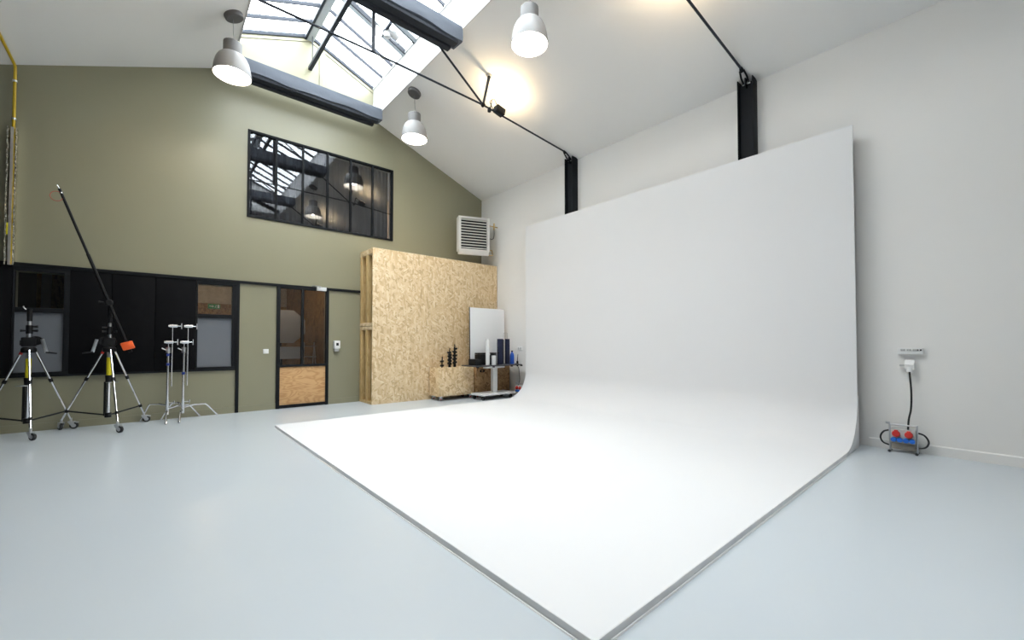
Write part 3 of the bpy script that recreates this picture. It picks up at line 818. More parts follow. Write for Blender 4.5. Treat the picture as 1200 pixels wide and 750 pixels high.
# black clamps standing in the crate
def clamp(x, y, h, label, seed):
    t = thing('grip_clamp', label, 'clamp', (x, y, 0.603), group='black clamps standing in the wheeled crate')
    rnd = random.Random(seed)
    bm = BM(); tube(bm, [(0, 0, 0), (rnd.uniform(-.01, .01), 0, h * 0.55), (rnd.uniform(-.02, .02), 0, h)], [0.016, 0.014, 0.010], 10); obj('shaft', bm, 'plastic_black', t)
    n = max(2, int(h / 0.085))
    for i in range(n):
        z = h * (0.25 + 0.7 * i / n); a = rnd.uniform(0, PI * 2); s = rnd.choice((-1, 1))
        bm = BM(); box(bm, -0.027, 0.027, -0.024, 0.024, z - 0.018, z + 0.018, bev=0.006)
        k = obj('clamp_head', bm, 'plastic_black', t)
        bm = BM(); tube(bm, [(0.018 * s, 0, z), (0.042 * s, 0, z + 0.012)], [0.008, 0.014], 8); obj('knob', bm, 'rubber', k)
    return t
for i, (x, y, h, lb) in enumerate(((-1.585, -0.85, 0.235, 'short thin black clamp standing apart in the wheeled crate'),
                                   (-1.425, -0.86, 0.40, 'black clamp in the crate cluster, on the lone short clamp side'),
                                   (-1.365, -0.80, 0.34, 'black clamp amid the cluster in the wheeled crate'),
                                   (-1.315, -0.87, 0.42, 'black clamp beside the tallest clamp in the crate'),
                                   (-1.262, -0.83, 0.475, 'tallest black clamp in the wheeled crate'))):
    clamp(x, y, h, lb, i)

# ================================================================== PEDESTAL TABLE AND THINGS ON IT
tb = thing('pedestal_table', 'white pedestal trolley table with dark top on casters', 'table', (-0.66, -1.30, 0))
ZT = 0.672
bm = BM(); box(bm, -1.27, -0.115, -1.56, -1.06, ZT - 0.022, ZT, bev=0.003); obj('table_top', bm, 'table_top', tb, tb)
bm = BM(); box(bm, -0.88, -0.42, -1.36, -1.24, ZT - 0.07, ZT - 0.022, bev=0.006); obj('top_bracket', bm, 'table_white', tb, tb)
bm = BM(); box(bm, -0.70, -0.59, -1.34, -1.26, 0.12, ZT - 0.07, bev=0.006); obj('column', bm, 'table_white', tb, tb)
bm = BM(); box(bm, -1.09, -0.25, -1.50, -1.12, 0.085, 0.125, bev=0.01); obj('base', bm, 'table_white', tb, tb)
for x, y in ((-1.03, -1.45), (-0.34, -1.45), (-1.03, -1.16), (-0.34, -1.16)):
    bm = BM(); tube(bm, [(x, y, 0.086), (x, y, 0.06)], 0.012, 8); box(bm, x - 0.022, x + 0.022, y - 0.025, y - 0.021, 0.025, 0.065); box(bm, x - 0.022, x + 0.022, y + 0.021, y + 0.025, 0.025, 0.065)
    c = obj('caster', bm, 'plastic_black', tb, tb)
    bm = BM(); lathe(bm, [(0, -0.02), (0.034, -0.02), (0.038, -0.015), (0.038, 0.015), (0.034, 0.02), (0, 0.02)], 16, Matrix.Translation((x, y, 0.038)) @ Matrix.Rotation(PI / 2, 4, 'X')); obj('wheel', bm, 'rubber', c, tb)
for x in (-1.24, -0.86, -0.40, -0.14):
    bm = BM(); box(bm, x - 0.02, x + 0.02, -1.575, -1.54, ZT - 0.04, ZT - 0.022, bev=0.004); obj('edge_clip', bm, 'plastic_black', tb, tb)

def single(name, bm, m, label, cat, group=None):
    return tag(obj(name, bm, m), label, cat, group)
bm = BM(); box(bm, -1.185, -1.03, -1.40, -1.18, ZT, ZT + 0.115, bev=0.004)
box(bm, -1.18, -1.035, -1.395, -1.185, ZT + 0.115, ZT + 0.118)
single('black_case', bm, 'plastic_black', 'low flat black case on the table edge', 'case')
t = thing('black_case', 'wide black case behind the white tube on the table', 'case', (-0.79, -1.22, ZT))
bm = BM(); box(bm, -0.215, 0.20, -0.09, 0.09, 0, 0.205, bev=0.006); obj('case_body', bm, 'plastic_black', t)
bm = BM(); box(bm, -0.215, 0.20, -0.09, 0.09, 0.208, 0.238, bev=0.006); obj('case_lid', bm, 'plastic_black', t)
bm = BM(); box(bm, -0.03, 0.03, -0.10, -0.088, 0.19, 0.225, bev=0.003); obj('latch', bm, 'plastic_grey', t)
def roll(x, y, r, h, m, m2, name, label, cat, group=None):
    t = thing(name, label, cat, (x, y, ZT), group=group)
    bm = BM(); lathe(bm, [(r * 0.62, 0), (r, 0), (r, h), (r * 0.62, h)], 20, close=True); obj('tube_wall', bm, m, t)
    bm = BM(); lathe(bm, [(r * 0.45, 0.002), (r * 0.60, 0.002), (r * 0.60, h - 0.004), (r * 0.45, h - 0.004)], 16, close=True); obj('core', bm, m2, t)
    return t
roll(-0.875, -1.385, 0.040, 0.51, 'plastic_white', 'plastic_grey', 'white_tube', 'tall slim white tube standing on the table', 'tube')
roll(-0.735, -1.40, 0.046, 0.185, 'plastic_white', 'plastic_grey', 'white_canister', 'short white canister beside the wide black case', 'canister')
roll(-0.500, -1.31, 0.062, 0.515, 'navy', 'plastic_black', 'navy_roll', 'thick navy blue roll standing on the table', 'roll', 'dark rolls standing on the table')
roll(-0.400, -1.24, 0.046, 0.50, 'plastic_black', 'plastic_black', 'black_roll', 'black roll squeezed between two navy rolls', 'roll', 'dark rolls standing on the table')
roll(-0.315, -1.32, 0.050, 0.515, 'navy', 'plastic_black', 'navy_roll', 'thinner navy blue roll beside the bright blue bottle', 'roll', 'dark rolls standing on the table')
t = thing('blue_bottle', 'bright blue plastic bottle on the table', 'bottle', (-0.205, -1.34, ZT))
bm = BM(); lathe(bm, [(0, 0), (0.042, 0), (0.046, 0.01), (0.046, 0.17), (0.036, 0.21), (0.017, 0.235), (0.017, 0.25), (0, 0.25)], 20); obj('bottle_body', bm, 'blue_bottle', t)
bm = BM(); lathe(bm, [(0, 0.25), (0.02, 0.25), (0.02, 0.275), (0, 0.275)], 14); obj('cap', bm, 'navy', t)
t = thing('wire_stand', 'thin bent wire stand rising behind the navy rolls', 'wire stand', (-0.27, -1.14, ZT))
bm = BM(); tube(bm, [(0, 0, 0), (0, 0, 0.62), (0.02, 0, 0.645), (0.10, 0, 0.645), (0.11, 0, 0.62), (0.11, 0, 0)], 0.005, 6); obj('bent_rod', bm, 'alu_matt', t)
bm = BM(); box(bm, -0.02, 0.13, -0.03, 0.03, 0, 0.006); obj('foot', bm, 'steel_black', t)
t = thing('thin_antenna', 'thin black rod on foot beside the white canister', 'rod', (-0.665, -1.45, ZT))
bm = BM(); tube(bm, [(0, 0, 0.0), (0, 0, 0.36)], [0.006, 0.004], 6); obj('rod', bm, 'plastic_black', t)
bm = BM(); lathe(bm, [(0, 0), (0.025, 0), (0.025, 0.008), (0.007, 0.014), (0, 0.014)], 14); obj('foot', bm, 'plastic_black', t)
bm = BM(); box(bm, -0.016, 0.016, -0.012, 0.012, 0.22, 0.25, bev=0.003); obj('knob', bm, 'plastic_black', t)
# clamp at the table end with drooping cable
t = thing('table_clamp', 'black clamp on the table end with drooping cable', 'clamp', (-0.09, -1.36, ZT))
bm = BM(); box(bm, -0.05, 0.035, -0.02, 0.02, 0.0, 0.014, bev=0.003); box(bm, 0.0, 0.03, -0.015, 0.015, -0.05, 0.055, bev=0.004); obj('jaw', bm, 'plastic_black', t)
bm = BM(); tube(bm, [(0.015, 0, 0.05), (0.03, 0, 0.20)], [0.008, 0.005], 8); obj('lever', bm, 'plastic_black', t)
bm = BM(); tube(bm, smooth_path([(0.015, 0, -0.04), (0.045, -0.01, -0.10), (0.055, -0.01, -0.2), (0.06, -0.02, -0.34), (0.04, 0.0, -0.44)], 5), 0.006, 6); obj('cable', bm, 'wire', t)

fb = thing('foam_board', 'white foam board standing upright behind the table', 'board', (-0.53, -0.955, 0.637))
mt = Matrix.Rotation(R(-0.8), 4, 'X')
bm = BM(); box(bm, -0.462, 0.44, -0.006, 0.006, 0.0, 1.19, mtx=mt); obj('white_face', bm, 'foam', fb, smooth=False)
bm = BM(); box(bm, -0.472, -0.462, -0.008, 0.008, 0.0, 1.195, mtx=mt); obj('edge_strip', bm, 'plastic_black', fb, smooth=False)
bm = BM(); box(bm, -0.462, 0.44, 0.006, 0.009, 0.0, 1.19, mtx=mt); obj('dark_back', bm, 'plastic_grey', fb, smooth=False)

# ================================================================== FAN HEATER
ht = thing('fan_heater', 'cream louvred fan heater hung in the corner', 'heater', (-0.61, -0.54, 3.09), R(-20.5))
W_, H_, D_ = 0.345, 0.735, 0.17
bm = BM(); box(bm, -W_, W_, 0.02, D_, 0.0, H_, bev=0.01); obj('casing', bm, 'heater_white', ht)
for x0, x1, z0, z1 in ((-W_, -W_ + 0.055, 0, H_), (W_ - 0.055, W_, 0, H_), (-W_ + 0.055, W_ - 0.055, H_ - 0.04, H_), (-W_ + 0.055, W_ - 0.055, 0, 0.035)):
    bm = BM(); box(bm, x0, x1, -0.045, 0.03, z0, z1, bev=0.005); obj('front_frame', bm, 'heater_white', ht)
bm = BM(); box(bm, -W_ + 0.05, W_ - 0.05, 0.012, 0.022, 0.03, H_ - 0.035); obj('dark_inside_sheet', bm, 'plastic_black', ht)  # black sheet stands in for the shade between the louvres
bm = BM(); prism(bm, [(-0.030, -0.014), (-0.026, -0.014), (-0.026, 0.006), (0.022, 0.016), (0.022, 0.019), (-0.030, 0.010)], 'x', -W_ + 0.056, W_ - 0.056); sl = obj('louvre', bm, 'heater_slat', ht)
NS = 11
for i in range(NS):
    z = 0.065 + i * (H_ - 0.135) / (NS - 1)
    if i == 0: sl.location = (0, -0.012, z)
    else: piece(sl, ht, (0, -0.012, z))
bm = BM(); prism(bm, [(-0.045, 0), (0.10, 0), (0.10, -0.06), (0.02, -0.085), (-0.02, -0.075)], 'x', -W_ + 0.015, W_ - 0.015); obj('bottom_tray', bm, 'heater_white', ht)
for z in (0.12, 0.60):
    bm = BM(); box(bm, -0.10, -0.06, D_, 0.47, z - 0.02, z + 0.02)
    obj('wall_bracket', bm, 'steel_black', ht)
# brass valves and hoses on the wall side (world coordinates)
for z in (3.70, 3.14):
    bm = BM(); tube(bm, [(-0.33, -0.60, z), (-0.10, -0.60, z)] if z > 3.5 else [(-0.30, -0.60, z + 0.02), (-0.16, -0.60, z + 0.02), (-0.14, -0.60, z - 0.09), (-0.30, -0.60, z - 0.10)], 0.011, 8); obj('pipe_stub', bm, 'brass', ht, ht)
bm = BM(); tube(bm, [(-0.10, -0.60, 3.63), (-0.10, -0.60, 3.78)], 0.016, 10); tube(bm, [(-0.10, -0.60, 3.70), (0.0, -0.60, 3.70)], 0.010, 8); obj('valve', bm, 'brass', ht, ht)
bm = BM(); tube(bm, smooth_path([(-0.10, -0.60, 3.64), (-0.10, -0.60, 3.50), (-0.14, -0.60, 3.42), (-0.25, -0.58, 3.42)], 5), 0.006, 6); obj('hose', bm, 'steel_dark', ht, ht)

# ================================================================== WALL FITTINGS
t = thing('socket_strip', 'white multi-socket trunking on the off-white wall', 'socket', (0, -7.305, 1.02))
bm = BM(); box(bm, -0.045, 0, -0.094, 0.094, -0.032, 0.032, bev=0.004); sb = obj('strip_body', bm, 'plastic_white', t)
for i in range(3):
    y = 0.052 - i * 0.045
    bm = BM(); box(bm, -0.050, -0.044, y - 0.019, y + 0.019, 0.0, 0.022, bev=0.003); c = obj('socket_face', bm, 'plastic_grey', t)
    for k in (-1, 1):
        bm = BM(); box(bm, -0.0515, -0.0495, y + k * 0.008 - 0.002, y + k * 0.008 + 0.002, 0.008, 0.013); obj('pin_hole', bm, 'plastic_black', c)
for i in range(2):
    y = -0.056 - i * 0.022
    bm = BM(); box(bm, -0.050, -0.044, y - 0.007, y + 0.007, 0.004, 0.018, bev=0.002); obj('data_port', bm, 'plastic_black', t)
t = thing('industrial_socket', 'white angled plug socket feeding the black cable', 'socket', (0, -7.30, 0.885))
bm = BM(); prism(bm, [(0, -0.045), (0, 0.045), (-0.04, 0.04), (-0.085, 0.0), (-0.07, -0.045)], 'y', -0.035, 0.035); obj('socket_housing', bm, 'plastic_white', t, smooth=False)
bm = BM(); box(bm, -0.06, -0.02, 0.035, 0.075, -0.02, 0.0, bev=0.004); obj('hinged_cap', bm, 'plastic_grey', t)
bm = BM(); tube(bm, [(-0.055, 0.0, -0.03), (-0.06, 0.0, -0.075)], [0.028, 0.022], 14); obj('plug', bm, 'plastic_white', t)

def power_box(x, y, label, cabled):
    """portable distribution box on a tubular frame, sockets facing the room"""
    t = thing('power_distribution_box', label, 'power box', (x, y, 0), group='portable power boxes with red and blue sockets')
    hw = 0.10
    for s in (-1, 1):
        bm = BM(); tube(bm, [(-0.06, hw * s, 0.012), (0.03, hw * s, 0.012)], 0.009, 8); tube(bm, [(0.015, hw * s, 0.012), (0.0, hw * s, 0.285)], 0.009, 8); fr = obj('frame_leg', bm, 'alu', t)
        for xx in (-0.06, 0.03):
            bm = BM(); tube(bm, [(xx - 0.006, hw * s, 0.0125), (xx + 0.012, hw * s, 0.0125)], 0.0125, 8); obj('rubber_foot', bm, 'rubber', fr)
    bm = BM(); tube(bm, [(0, -hw, 0.275), (0, hw, 0.275)], 0.008, 8); obj('carry_bar', bm, 'alu', t)
    bm = BM(); tube(bm, [(0.0, hw, 0.285), (-0.01, hw + 0.03, 0.29)], 0.012, 8); obj('clip', bm, 'alu', t)
    bm = BM(); box(bm, -0.035, 0.045, -hw + 0.009, hw - 0.009, 0.10, 0.235, bev=0.006); bd = obj('case', bm, 'plastic_grey', t)
    bm = BM(); box(bm, -0.02, 0.04, -hw + 0.012, hw - 0.012, 0.035, 0.10, bev=0.003); obj('lower_tray', bm, 'stone_grey', t)
    rot = Matrix.Rotation(-PI / 2, 4, 'Y')
    for yy in (0.048, -0.045):
        bm = BM(); lathe(bm, [(0, 0), (0.031, 0), (0.033, 0.012), (0.029, 0.03), (0.018, 0.034), (0, 0.034)], 16, Matrix.Translation((-0.035, yy, 0.190)) @ rot); s_ = obj('red_socket', bm, 'red', t)
        bm = BM(); box(bm, -0.06, -0.036, yy - 0.014, yy + 0.014, 0.216, 0.228, bev=0.003); obj('socket_hinge', bm, 'red', s_)
    for k in range(4):
        yy = 0.068 - k * 0.0455
        bm = BM(); lathe(bm, [(0, 0), (0.023, 0), (0.024, 0.01), (0.021, 0.024), (0, 0.026)], 14, Matrix.Translation((-0.035, yy, 0.130)) @ rot); obj('blue_socket', bm, 'blue', t)
    if cabled:
        bm = BM(); tube(bm, smooth_path([(-0.06 - x, -7.30 - y, 0.81), (0.03, -0.062, 0.62), (0.03, -0.058, 0.45), (0.01, -0.042, 0.34), (0.0, -0.035, 0.235)], 6), 0.008, 8); obj('supply_cable', bm, 'wire', t)
        for s in (-1, 1):
            bm = BM(); tube(bm, smooth_path([(0.02, s * 0.09, 0.215), (0.03, s * 0.15, 0.19), (0.035, s * 0.178, 0.13), (0.03, s * 0.155, 0.075), (0.02, s * 0.085, 0.055), (0.03, s * 0.02, 0.045)], 6), 0.008, 8); obj('coiled_cable', bm, 'wire', t)
    return t
power_box(-0.115, -7.25, 'power box with cable plugged into the off-white wall', True)
power_box(-0.15, -1.53, 'power box peeking out behind the far end of the white curve', False)

t = thing('wall_socket', 'small white socket on the off-white wall behind the table', 'socket', (0, -1.36, 0.99))
bm = BM(); box(bm, -0.012, 0, -0.07, 0.07, -0.04, 0.04, bev=0.003); obj('plate', bm, 'plastic_white', t)
for s in (-1, 1):
    bm = BM(); lathe(bm, [(0, 0), (0.024, 0), (0.022, 0.004), (0, 0.003)], 14, Matrix.Translation((-0.012, 0.034 * s, 0)) @ Matrix.Rotation(-PI / 2, 4, 'Y')); obj('outlet', bm, 'plastic_grey', t)

t = thing('light_switch', 'small white switch on the olive panel beside the door', 'switch', (-4.425, 0, 0.965))
bm = BM(); box(bm, -0.04, 0.04, -0.012, 0, -0.038, 0.038, bev=0.004); obj('plate', bm, 'plastic_white', t)
bm = BM(); box(bm, -0.026, 0.026, -0.017, -0.011, -0.026, 0.026, bev=0.003); obj('rocker', bm, 'plastic_white', t)
t = thing('soap_dispenser', 'white soap dispenser on the wall between door and box wall', 'dispenser', (-3.308, 0, 0.955))
bm = BM(); box(bm, -0.052, 0.052, -0.095, 0, 0.045, 0.19, bev=0.014); obj('dispenser_body', bm, 'plastic_white', t)
bm = BM(); prism(bm, [(0, 0.045), (-0.085, 0.045), (-0.07, 0.0), (-0.03, -0.005), (0, 0.0)], 'x', -0.035, 0.035); obj('push_lever', bm, 'plastic_grey', t)
bm = BM(); box(bm, -0.022, 0.022, -0.0975, -0.09, 0.10, 0.15, bev=0.003); obj('dark_window', bm, 'plastic_black', t)

# ================================================================== CRANK STANDS
def caster_parts(parent, top, ang):
    """caster under a leg end; top = point in the stand's frame, ang = trailing direction"""
    x, y, z = top
    d = Vector((math.cos(ang), math.sin(ang), 0)); n = Vector((-d.y, d.x, 0))
    wc = Vector((x, y, 0)) + d * 0.03 + Vector((0, 0, 0.042))
    bm = BM(); tube(bm, [(x, y, z + 0.02), (x, y, 0.09)], 0.013, 10)
    for s in (-1, 1):
        q = n * (0.022 * s)
        a = [Vector((x, y, 0.092)) + q - d * 0.025, Vector((x, y, 0.092)) + q + d * 0.035, wc + q + d * 0.012 - Vector((0, 0, 0.012)), wc + q - d * 0.012 - Vector((0, 0, 0.012))]
        va = [bm.verts.new(p + n * 0.002) for p in a]; vb2 = [bm.verts.new(p - n * 0.002) for p in a]
        bm.faces.new(va); bm.faces.new(vb2[::-1])
        for i in range(4): bm.faces.new((va[i], vb2[i], vb2[(i + 1) % 4], va[(i + 1) % 4]))
    top4 = [Vector((x, y, 0.092)) - d * 0.025 - n * 0.024, Vector((x, y, 0.092)) + d * 0.035 - n * 0.024, Vector((x, y, 0.092)) + d * 0.035 + n * 0.024, Vector((x, y, 0.092)) - d * 0.025 + n * 0.024]
    lo = [bm.verts.new(p) for p in top4]; hi = [bm.verts.new(p + Vector((0, 0, 0.005))) for p in top4]
    bm.faces.new(lo[::-1]); bm.faces.new(hi)
    for i in range(4): bm.faces.new((lo[i], lo[(i + 1) % 4], hi[(i + 1) % 4], hi[i]))
    c = obj('caster', bm, 'alu_matt', parent)
    rot = Matrix(((n.x, d.x, 0), (n.y, d.y, 0), (0, 0, 1)))
    mw = Matrix.Translation(wc) @ Matrix(((d.x, 0, n.x, 0), (d.y, 0, n.y, 0), (0, 1, 0, 0), (0, 0, 0, 1)))
    bm = BM(); lathe(bm, [(0.024, -0.014), (0.038, -0.014), (0.042, -0.010), (0.042, 0.010), (0.038, 0.014), (0.024, 0.014)], 18, mw, close=True); obj('tyre', bm, 'rubber', c)
    bm = BM(); lathe(bm, [(0, -0.016), (0.024, -0.013), (0.024, 0.013), (0, 0.016)], 14, mw); obj('wheel_hub', bm, 'alu_matt', c)
    bm = BM(); b0 = Vector((x, y, 0.085)) + d * 0.03; tube(bm, [b0, b0 + d * 0.045 + Vector((0, 0, -0.004))], [0.012, 0.007], 6); obj('brake_tab', bm, 'alu_matt', c)

def crank_stand(loc, angs, rad, label, crank_side, top_z):
    t = thing('crank_stand', label, 'light stand', loc, group='wheeled chrome crank stands')
    zc = 1.02
    bm = BM(); tube(bm, [(0, 0, 0.15), (0, 0, 0.62)], 0.022, 14); obj('base_column', bm, 'chrome', t)
    bm = BM(); tube(bm, [(-0.035, 0.02, 0.16), (-0.035, 0.02, 0.60)], 0.012, 10); obj('guide_tube', bm, 'plastic_black', t)
    bm = BM(); tube(bm, [(0, 0, 0.60), (0, 0, 0.685)], [0.032, 0.036], 14); obj('base_collar', bm, 'plastic_black', t)
    bm = BM(); lathe(bm, [(0, 0), (0.062, 0), (0.06, 0.006), (0, 0.012)], 20, Matrix.Translation((-0.035 * crank_side * -1 * -1, -0.01, 0.588))); obj('cable_plate', bm, 'alu', t)
    bm = BM(); tube(bm, [(0, 0, 0.685), (0, 0, 0.915)], 0.025, 14); obj('yellow_sleeve', bm, 'yellow', t, label='bright yellow label sleeve')
    bm = BM(); tube(bm, [(0, 0, 0.915), (0, 0, 1.0)], 0.023, 14); obj('middle_column', bm, 'alu', t)
    bm = BM(); lathe(bm, [(0, 0.985), (0.06, 0.985), (0.066, 1.0), (0.066, 1.035), (0.05, 1.055), (0, 1.055)], 18); hub = obj('leg_hub', bm, 'plastic_black', t)
    bm = BM(); tube(bm, [(0, 0, 0.14), (0, 0, 0.20)], 0.034, 12); obj('brace_hub', bm, 'plastic_black', t)
    for i, a in enumerate(angs):
        d = Vector((math.cos(a), math.sin(a), 0)); r = rad[i]
        p0 = d * 0.055 + Vector((0, 0, 1.015)); p1 = d * r + Vector((0, 0, 0.125))
        bm = BM(); tube(bm, [p0, p1], 0.0125, 10); lg = obj('leg', bm, 'chrome', t)
        pm_ = p0.lerp(p1, 0.42)
        dd = (p1 - p0).normalized()
        bm = BM(); tube(bm, [pm_ - dd * 0.022, pm_ + dd * 0.022], 0.019, 10); obj('leg_clamp', bm, 'plastic_black', lg)
        if i == 0:
            bm = BM(); tube(bm, [p0 + dd * 0.01, p0 + dd * 0.055], 0.0155, 10); obj('red_band', bm, 'red', lg)
        pb = p0.lerp(p1, 0.875)
        bm = BM(); tube(bm, [d * 0.02 + Vector((0, 0, 0.17)), pb], 0.010, 8); tube(bm, [pb - dd * 0.018, pb + dd * 0.018], 0.018, 8); obj('brace', bm, 'plastic_black', t)
        caster_parts(t, (p1.x, p1.y, 0.12), a + (0.5 if i % 2 else -0.7))
    # crank gearbox and risers
    s = crank_side
    bm = BM(); box(bm, -0.06, 0.06, -0.045, 0.045, 1.06, 1.17, bev=0.012); lathe(bm, [(0, -0.055), (0.055, -0.055), (0.055, 0.02), (0, 0.02)], 16, Matrix.Translation((0.055 * s, 0, 1.13)) @ Matrix.Rotation(PI / 2, 4, 'X')); gb = obj('gearbox', bm, 'plastic_black', t)
    bm = BM(); box(bm, -0.016, 0.016, -0.012, 0.012, -0.15, 0.02, bev=0.004, mtx=Matrix.Translation((0.118 * s, -0.05, 1.13)) @ Matrix.Rotation(R(-13 * s), 4, 'Y')); ck = obj('crank_arm', bm, 'alu', t)
    bm = BM(); tube(bm, [(0.145 * s, -0.055, 0.99), (0.24 * s, -0.07, 0.975)], [0.010, 0.008], 8); obj('crank_grip', bm, 'plastic_black', ck)
    z = 1.17
    for ln, rr, m in ((0.045, 0.022, 'alu'), (0.10, 0.030, 'plastic_black'), (0.05, 0.019, 'alu'), (top_z - z - 0.195, 0.024, 'plastic_black')):
        bm = BM(); tube(bm, [(0, 0, z), (0, 0, z + ln)], rr, 12); obj('riser', bm, m, t); z += ln
    for zz, sx in ((1.25, 1), (1.25, -1), (1.09, -s), (1.12, -s), (1.30, s)):
        bm = BM(); tube(bm, [(0.02 * sx, -0.01, zz), (0.07 * sx, -0.02, zz)], [0.008, 0.016], 8); obj('lock_knob', bm, 'plastic_black', t)
    return t
def ring(c, pts):
    a = [math.atan2(p[1] - c[1], p[0] - c[0]) for p in pts]; r = [math.hypot(p[0] - c[0], p[1] - c[1]) for p in pts]
    return a, r
cB = (-6.265, -0.335, 0)
a, r = ring(cB, [(-6.70, -0.13), (-6.15, -0.80), (-5.92, -0.10)])
sB = crank_stand(cB, a, r, 'wheeled chrome crank stand carrying the black boom arm', -1, 1.60)
cA = (-6.965, -0.28, 0)
a, r = ring(cA, [(-7.36, -0.12), (-6.87, -0.72), (-6.62, -0.10)])
sA = crank_stand(cA, a, r, 'wheeled chrome crank stand without boom beneath the gas pipe', 1, 1.515)
bm = BM(); tube(bm, [(-0.03, 0, 1.505), (-0.05, 0, 1.53), (-0.05, 0, 1.545)], 0.006, 6); obj('top_pin', bm, 'alu', sA)

bo = thing('boom_arm', 'long black boom arm with orange counterweight on the crank stand', 'boom', (-6.28, -0.335, 1.6))
P0, P1 = Vector((-6.735, -0.39, 3.0)), Vector((-6.085, -0.40, 1.06))
bm = BM(); tube(bm, [P1, P1.lerp(P0, 0.6)], 0.018, 12); obj('boom_pole', bm, 'plastic_black', bo, bo)
bm = BM(); tube(bm, [P1.lerp(P0, 0.58), P0], 0.0145, 12); obj('boom_extension', bm, 'plastic_black', bo, bo)
bm = BM(); tube(bm, [P0 - (P0 - P1).normalized() * 0.06, P0 - (P0 - P1).normalized() * 0.045], 0.018, 12); obj('tip_ring', bm, 'chrome', bo, bo)
bm = BM(); tube(bm, [P0, P0 + Vector((-0.02, 0, 0.04))], 0.008, 8); obj('tip_spigot', bm, 'chrome', bo, bo)
bm = BM(); tube(bm, [P0 + Vector((-0.02, -0.01, -0.10)) + Vector((0.055 * math.cos(q), 0, 0.06 * math.sin(q))) for q in [2 * PI * i / 16 for i in range(17)]], 0.003, 5); obj('cord_loop', bm, 'red', bo, bo)
dr = (P1 - P0).normalized(); wm = Matrix.Translation(P1) @ dr.to_track_quat('Z', 'Y').to_matrix().to_4x4()
bm = BM(); box(bm, -0.065, 0.065, -0.06, 0.06, -0.06, 0.045, bev=0.014, mtx=wm); obj('counterweight', bm, 'orange', bo, bo, label='bright orange counterweight block')
bm = BM(); box(bm, -0.02, 0.03, -0.02, 0.02, 0.045, 0.085, bev=0.006, mtx=wm); obj('weight_clip', bm, 'plastic_black', bo, bo)
pv = P1.lerp(P0, (1.626 - P1.z) / (P0.z - P1.z))
bm = BM(); lathe(bm, [(0, -0.075), (0.04, -0.075), (0.042, -0.03), (0.042, 0.05), (0.03, 0.06), (0, 0.06)], 16, Matrix.Translation((pv.x, -0.36, pv.z)) @ Matrix.Rotation(PI / 2, 4, 'X')); pvt = obj('pivot_head', bm, 'plastic_black', bo, bo)
bm = BM(); tube(bm, [(-6.265, -0.335, 1.601), (-6.265, -0.335, 1.66)], 0.026, 12); obj('pivot_socket', bm, 'plastic_black', pvt, bo)
bm = BM(); tube(bm, [(pv.x - 0.04, -0.35, pv.z), (pv.x - 0.10, -0.35, pv.z + 0.005)], [0.008, 0.018], 8); obj('pivot_knob', bm, 'plastic_black', pvt, bo)

# ================================================================== C-STANDS
def c_stand(loc, feet, label, tapes):
    t = thing('c_stand', label, 'light stand', loc, group='chrome C-stands by the black panelling')
    for i, f in enumerate(feet):
        d = Vector((f[0] - loc[0], f[1] - loc[1], 0)); r = d.length; d.normalize()
        z0 = 0.13 + 0.045 * i
        k = 0.62 if r > 0.3 else 0.45
        pts = [d * 0.015 + Vector((0, 0, z0)), d * (r * k * 0.5) + Vector((0, 0, z0 + 0.022)), d * (r * k) + Vector((0, 0, z0 + 0.02)), d * (r * k + 0.025) + Vector((0, 0, z0 + 0.005)), d * r + Vector((0, 0, 0.008))]
        bm = BM(); tube(bm, pts, 0.0115, 10); lg = obj('leg', bm, 'chrome', t)
        bm = BM(); tube(bm, [pts[-1] - (pts[-1] - pts[-2]).normalized() * 0.03, pts[-1]], 0.0135, 8); obj('foot_cap', bm, 'chrome', lg)
    bm = BM(); tube(bm, [(0, 0, 0.09), (0, 0, 0.30)], 0.021, 12); obj('base_sleeve', bm, 'chrome', t)
    bm = BM(); tube(bm, [(0.018, 0, 0.255), (0.07, -0.01, 0.255)], 0.006, 6); tube(bm, [(0.07, -0.01, 0.235), (0.075, -0.01, 0.28)], 0.009, 8); obj('leg_handle', bm, 'chrome', t)
    bm = BM(); tube(bm, [(0, 0, 0.30), (0, 0, 1.05)], 0.0165, 12); obj('column', bm, 'chrome', t)
    bm = BM(); tube(bm, [(0, 0, 1.02), (0, 0, 1.11)], 0.008, 8); obj('top_stud', bm, 'chrome', t)
    bm = BM(); lathe(bm, [(0.017, 0.96), (0.026, 0.96), (0.026, 1.04), (0.017, 1.04)], 12, close=True); cr = obj('column_collar', bm, 'alu', t)
    bm = BM(); tube(bm, [(-0.02, -0.01, 1.0), (-0.07, -0.015, 1.03)], [0.006, 0.008], 6); obj('t_handle', bm, 'alu', cr)
    for z in tapes:
        bm = BM(); tube(bm, [(0, 0, z - 0.018), (0, 0, z + 0.018)], 0.0185, 12); obj('tape_band', bm, 'tape_blue', t, label='blue tape band')
    ax = 0.042
    bm = BM(); tube(bm, [(ax, -0.03, 0.49), (ax, -0.03, 1.37)], 0.0075, 8); obj('grip_arm', bm, 'chrome', t)
    for z, xx, nm in ((1.115, 0.0, 'grip_head'), (1.345, ax, 'grip_head')):
        bm = BM(); tube(bm, [(xx - 0.03, -0.02, z), (xx + 0.055, -0.02, z)], 0.026, 14); tube(bm, [(xx - 0.045, -0.02, z), (xx - 0.03, -0.02, z)], 0.019, 12); g = obj(nm, bm, 'chrome', t)
        bm = BM(); tube(bm, [(xx + 0.055, -0.02, z), (xx + 0.095, -0.02, z)], 0.008, 8); tube(bm, [(xx + 0.10, -0.02, z - 0.04), (xx + 0.10, -0.02, z + 0.04)], 0.010, 8); obj('t_handle', bm, 'chrome', g)
    return t
c_stand((-5.672, -0.20, 0), [(-5.69, -0.54), (-5.285, -0.05), (-5.955, -0.05)], 'chrome C-stand between the boom stand and its twin', (0.935, 0.80))
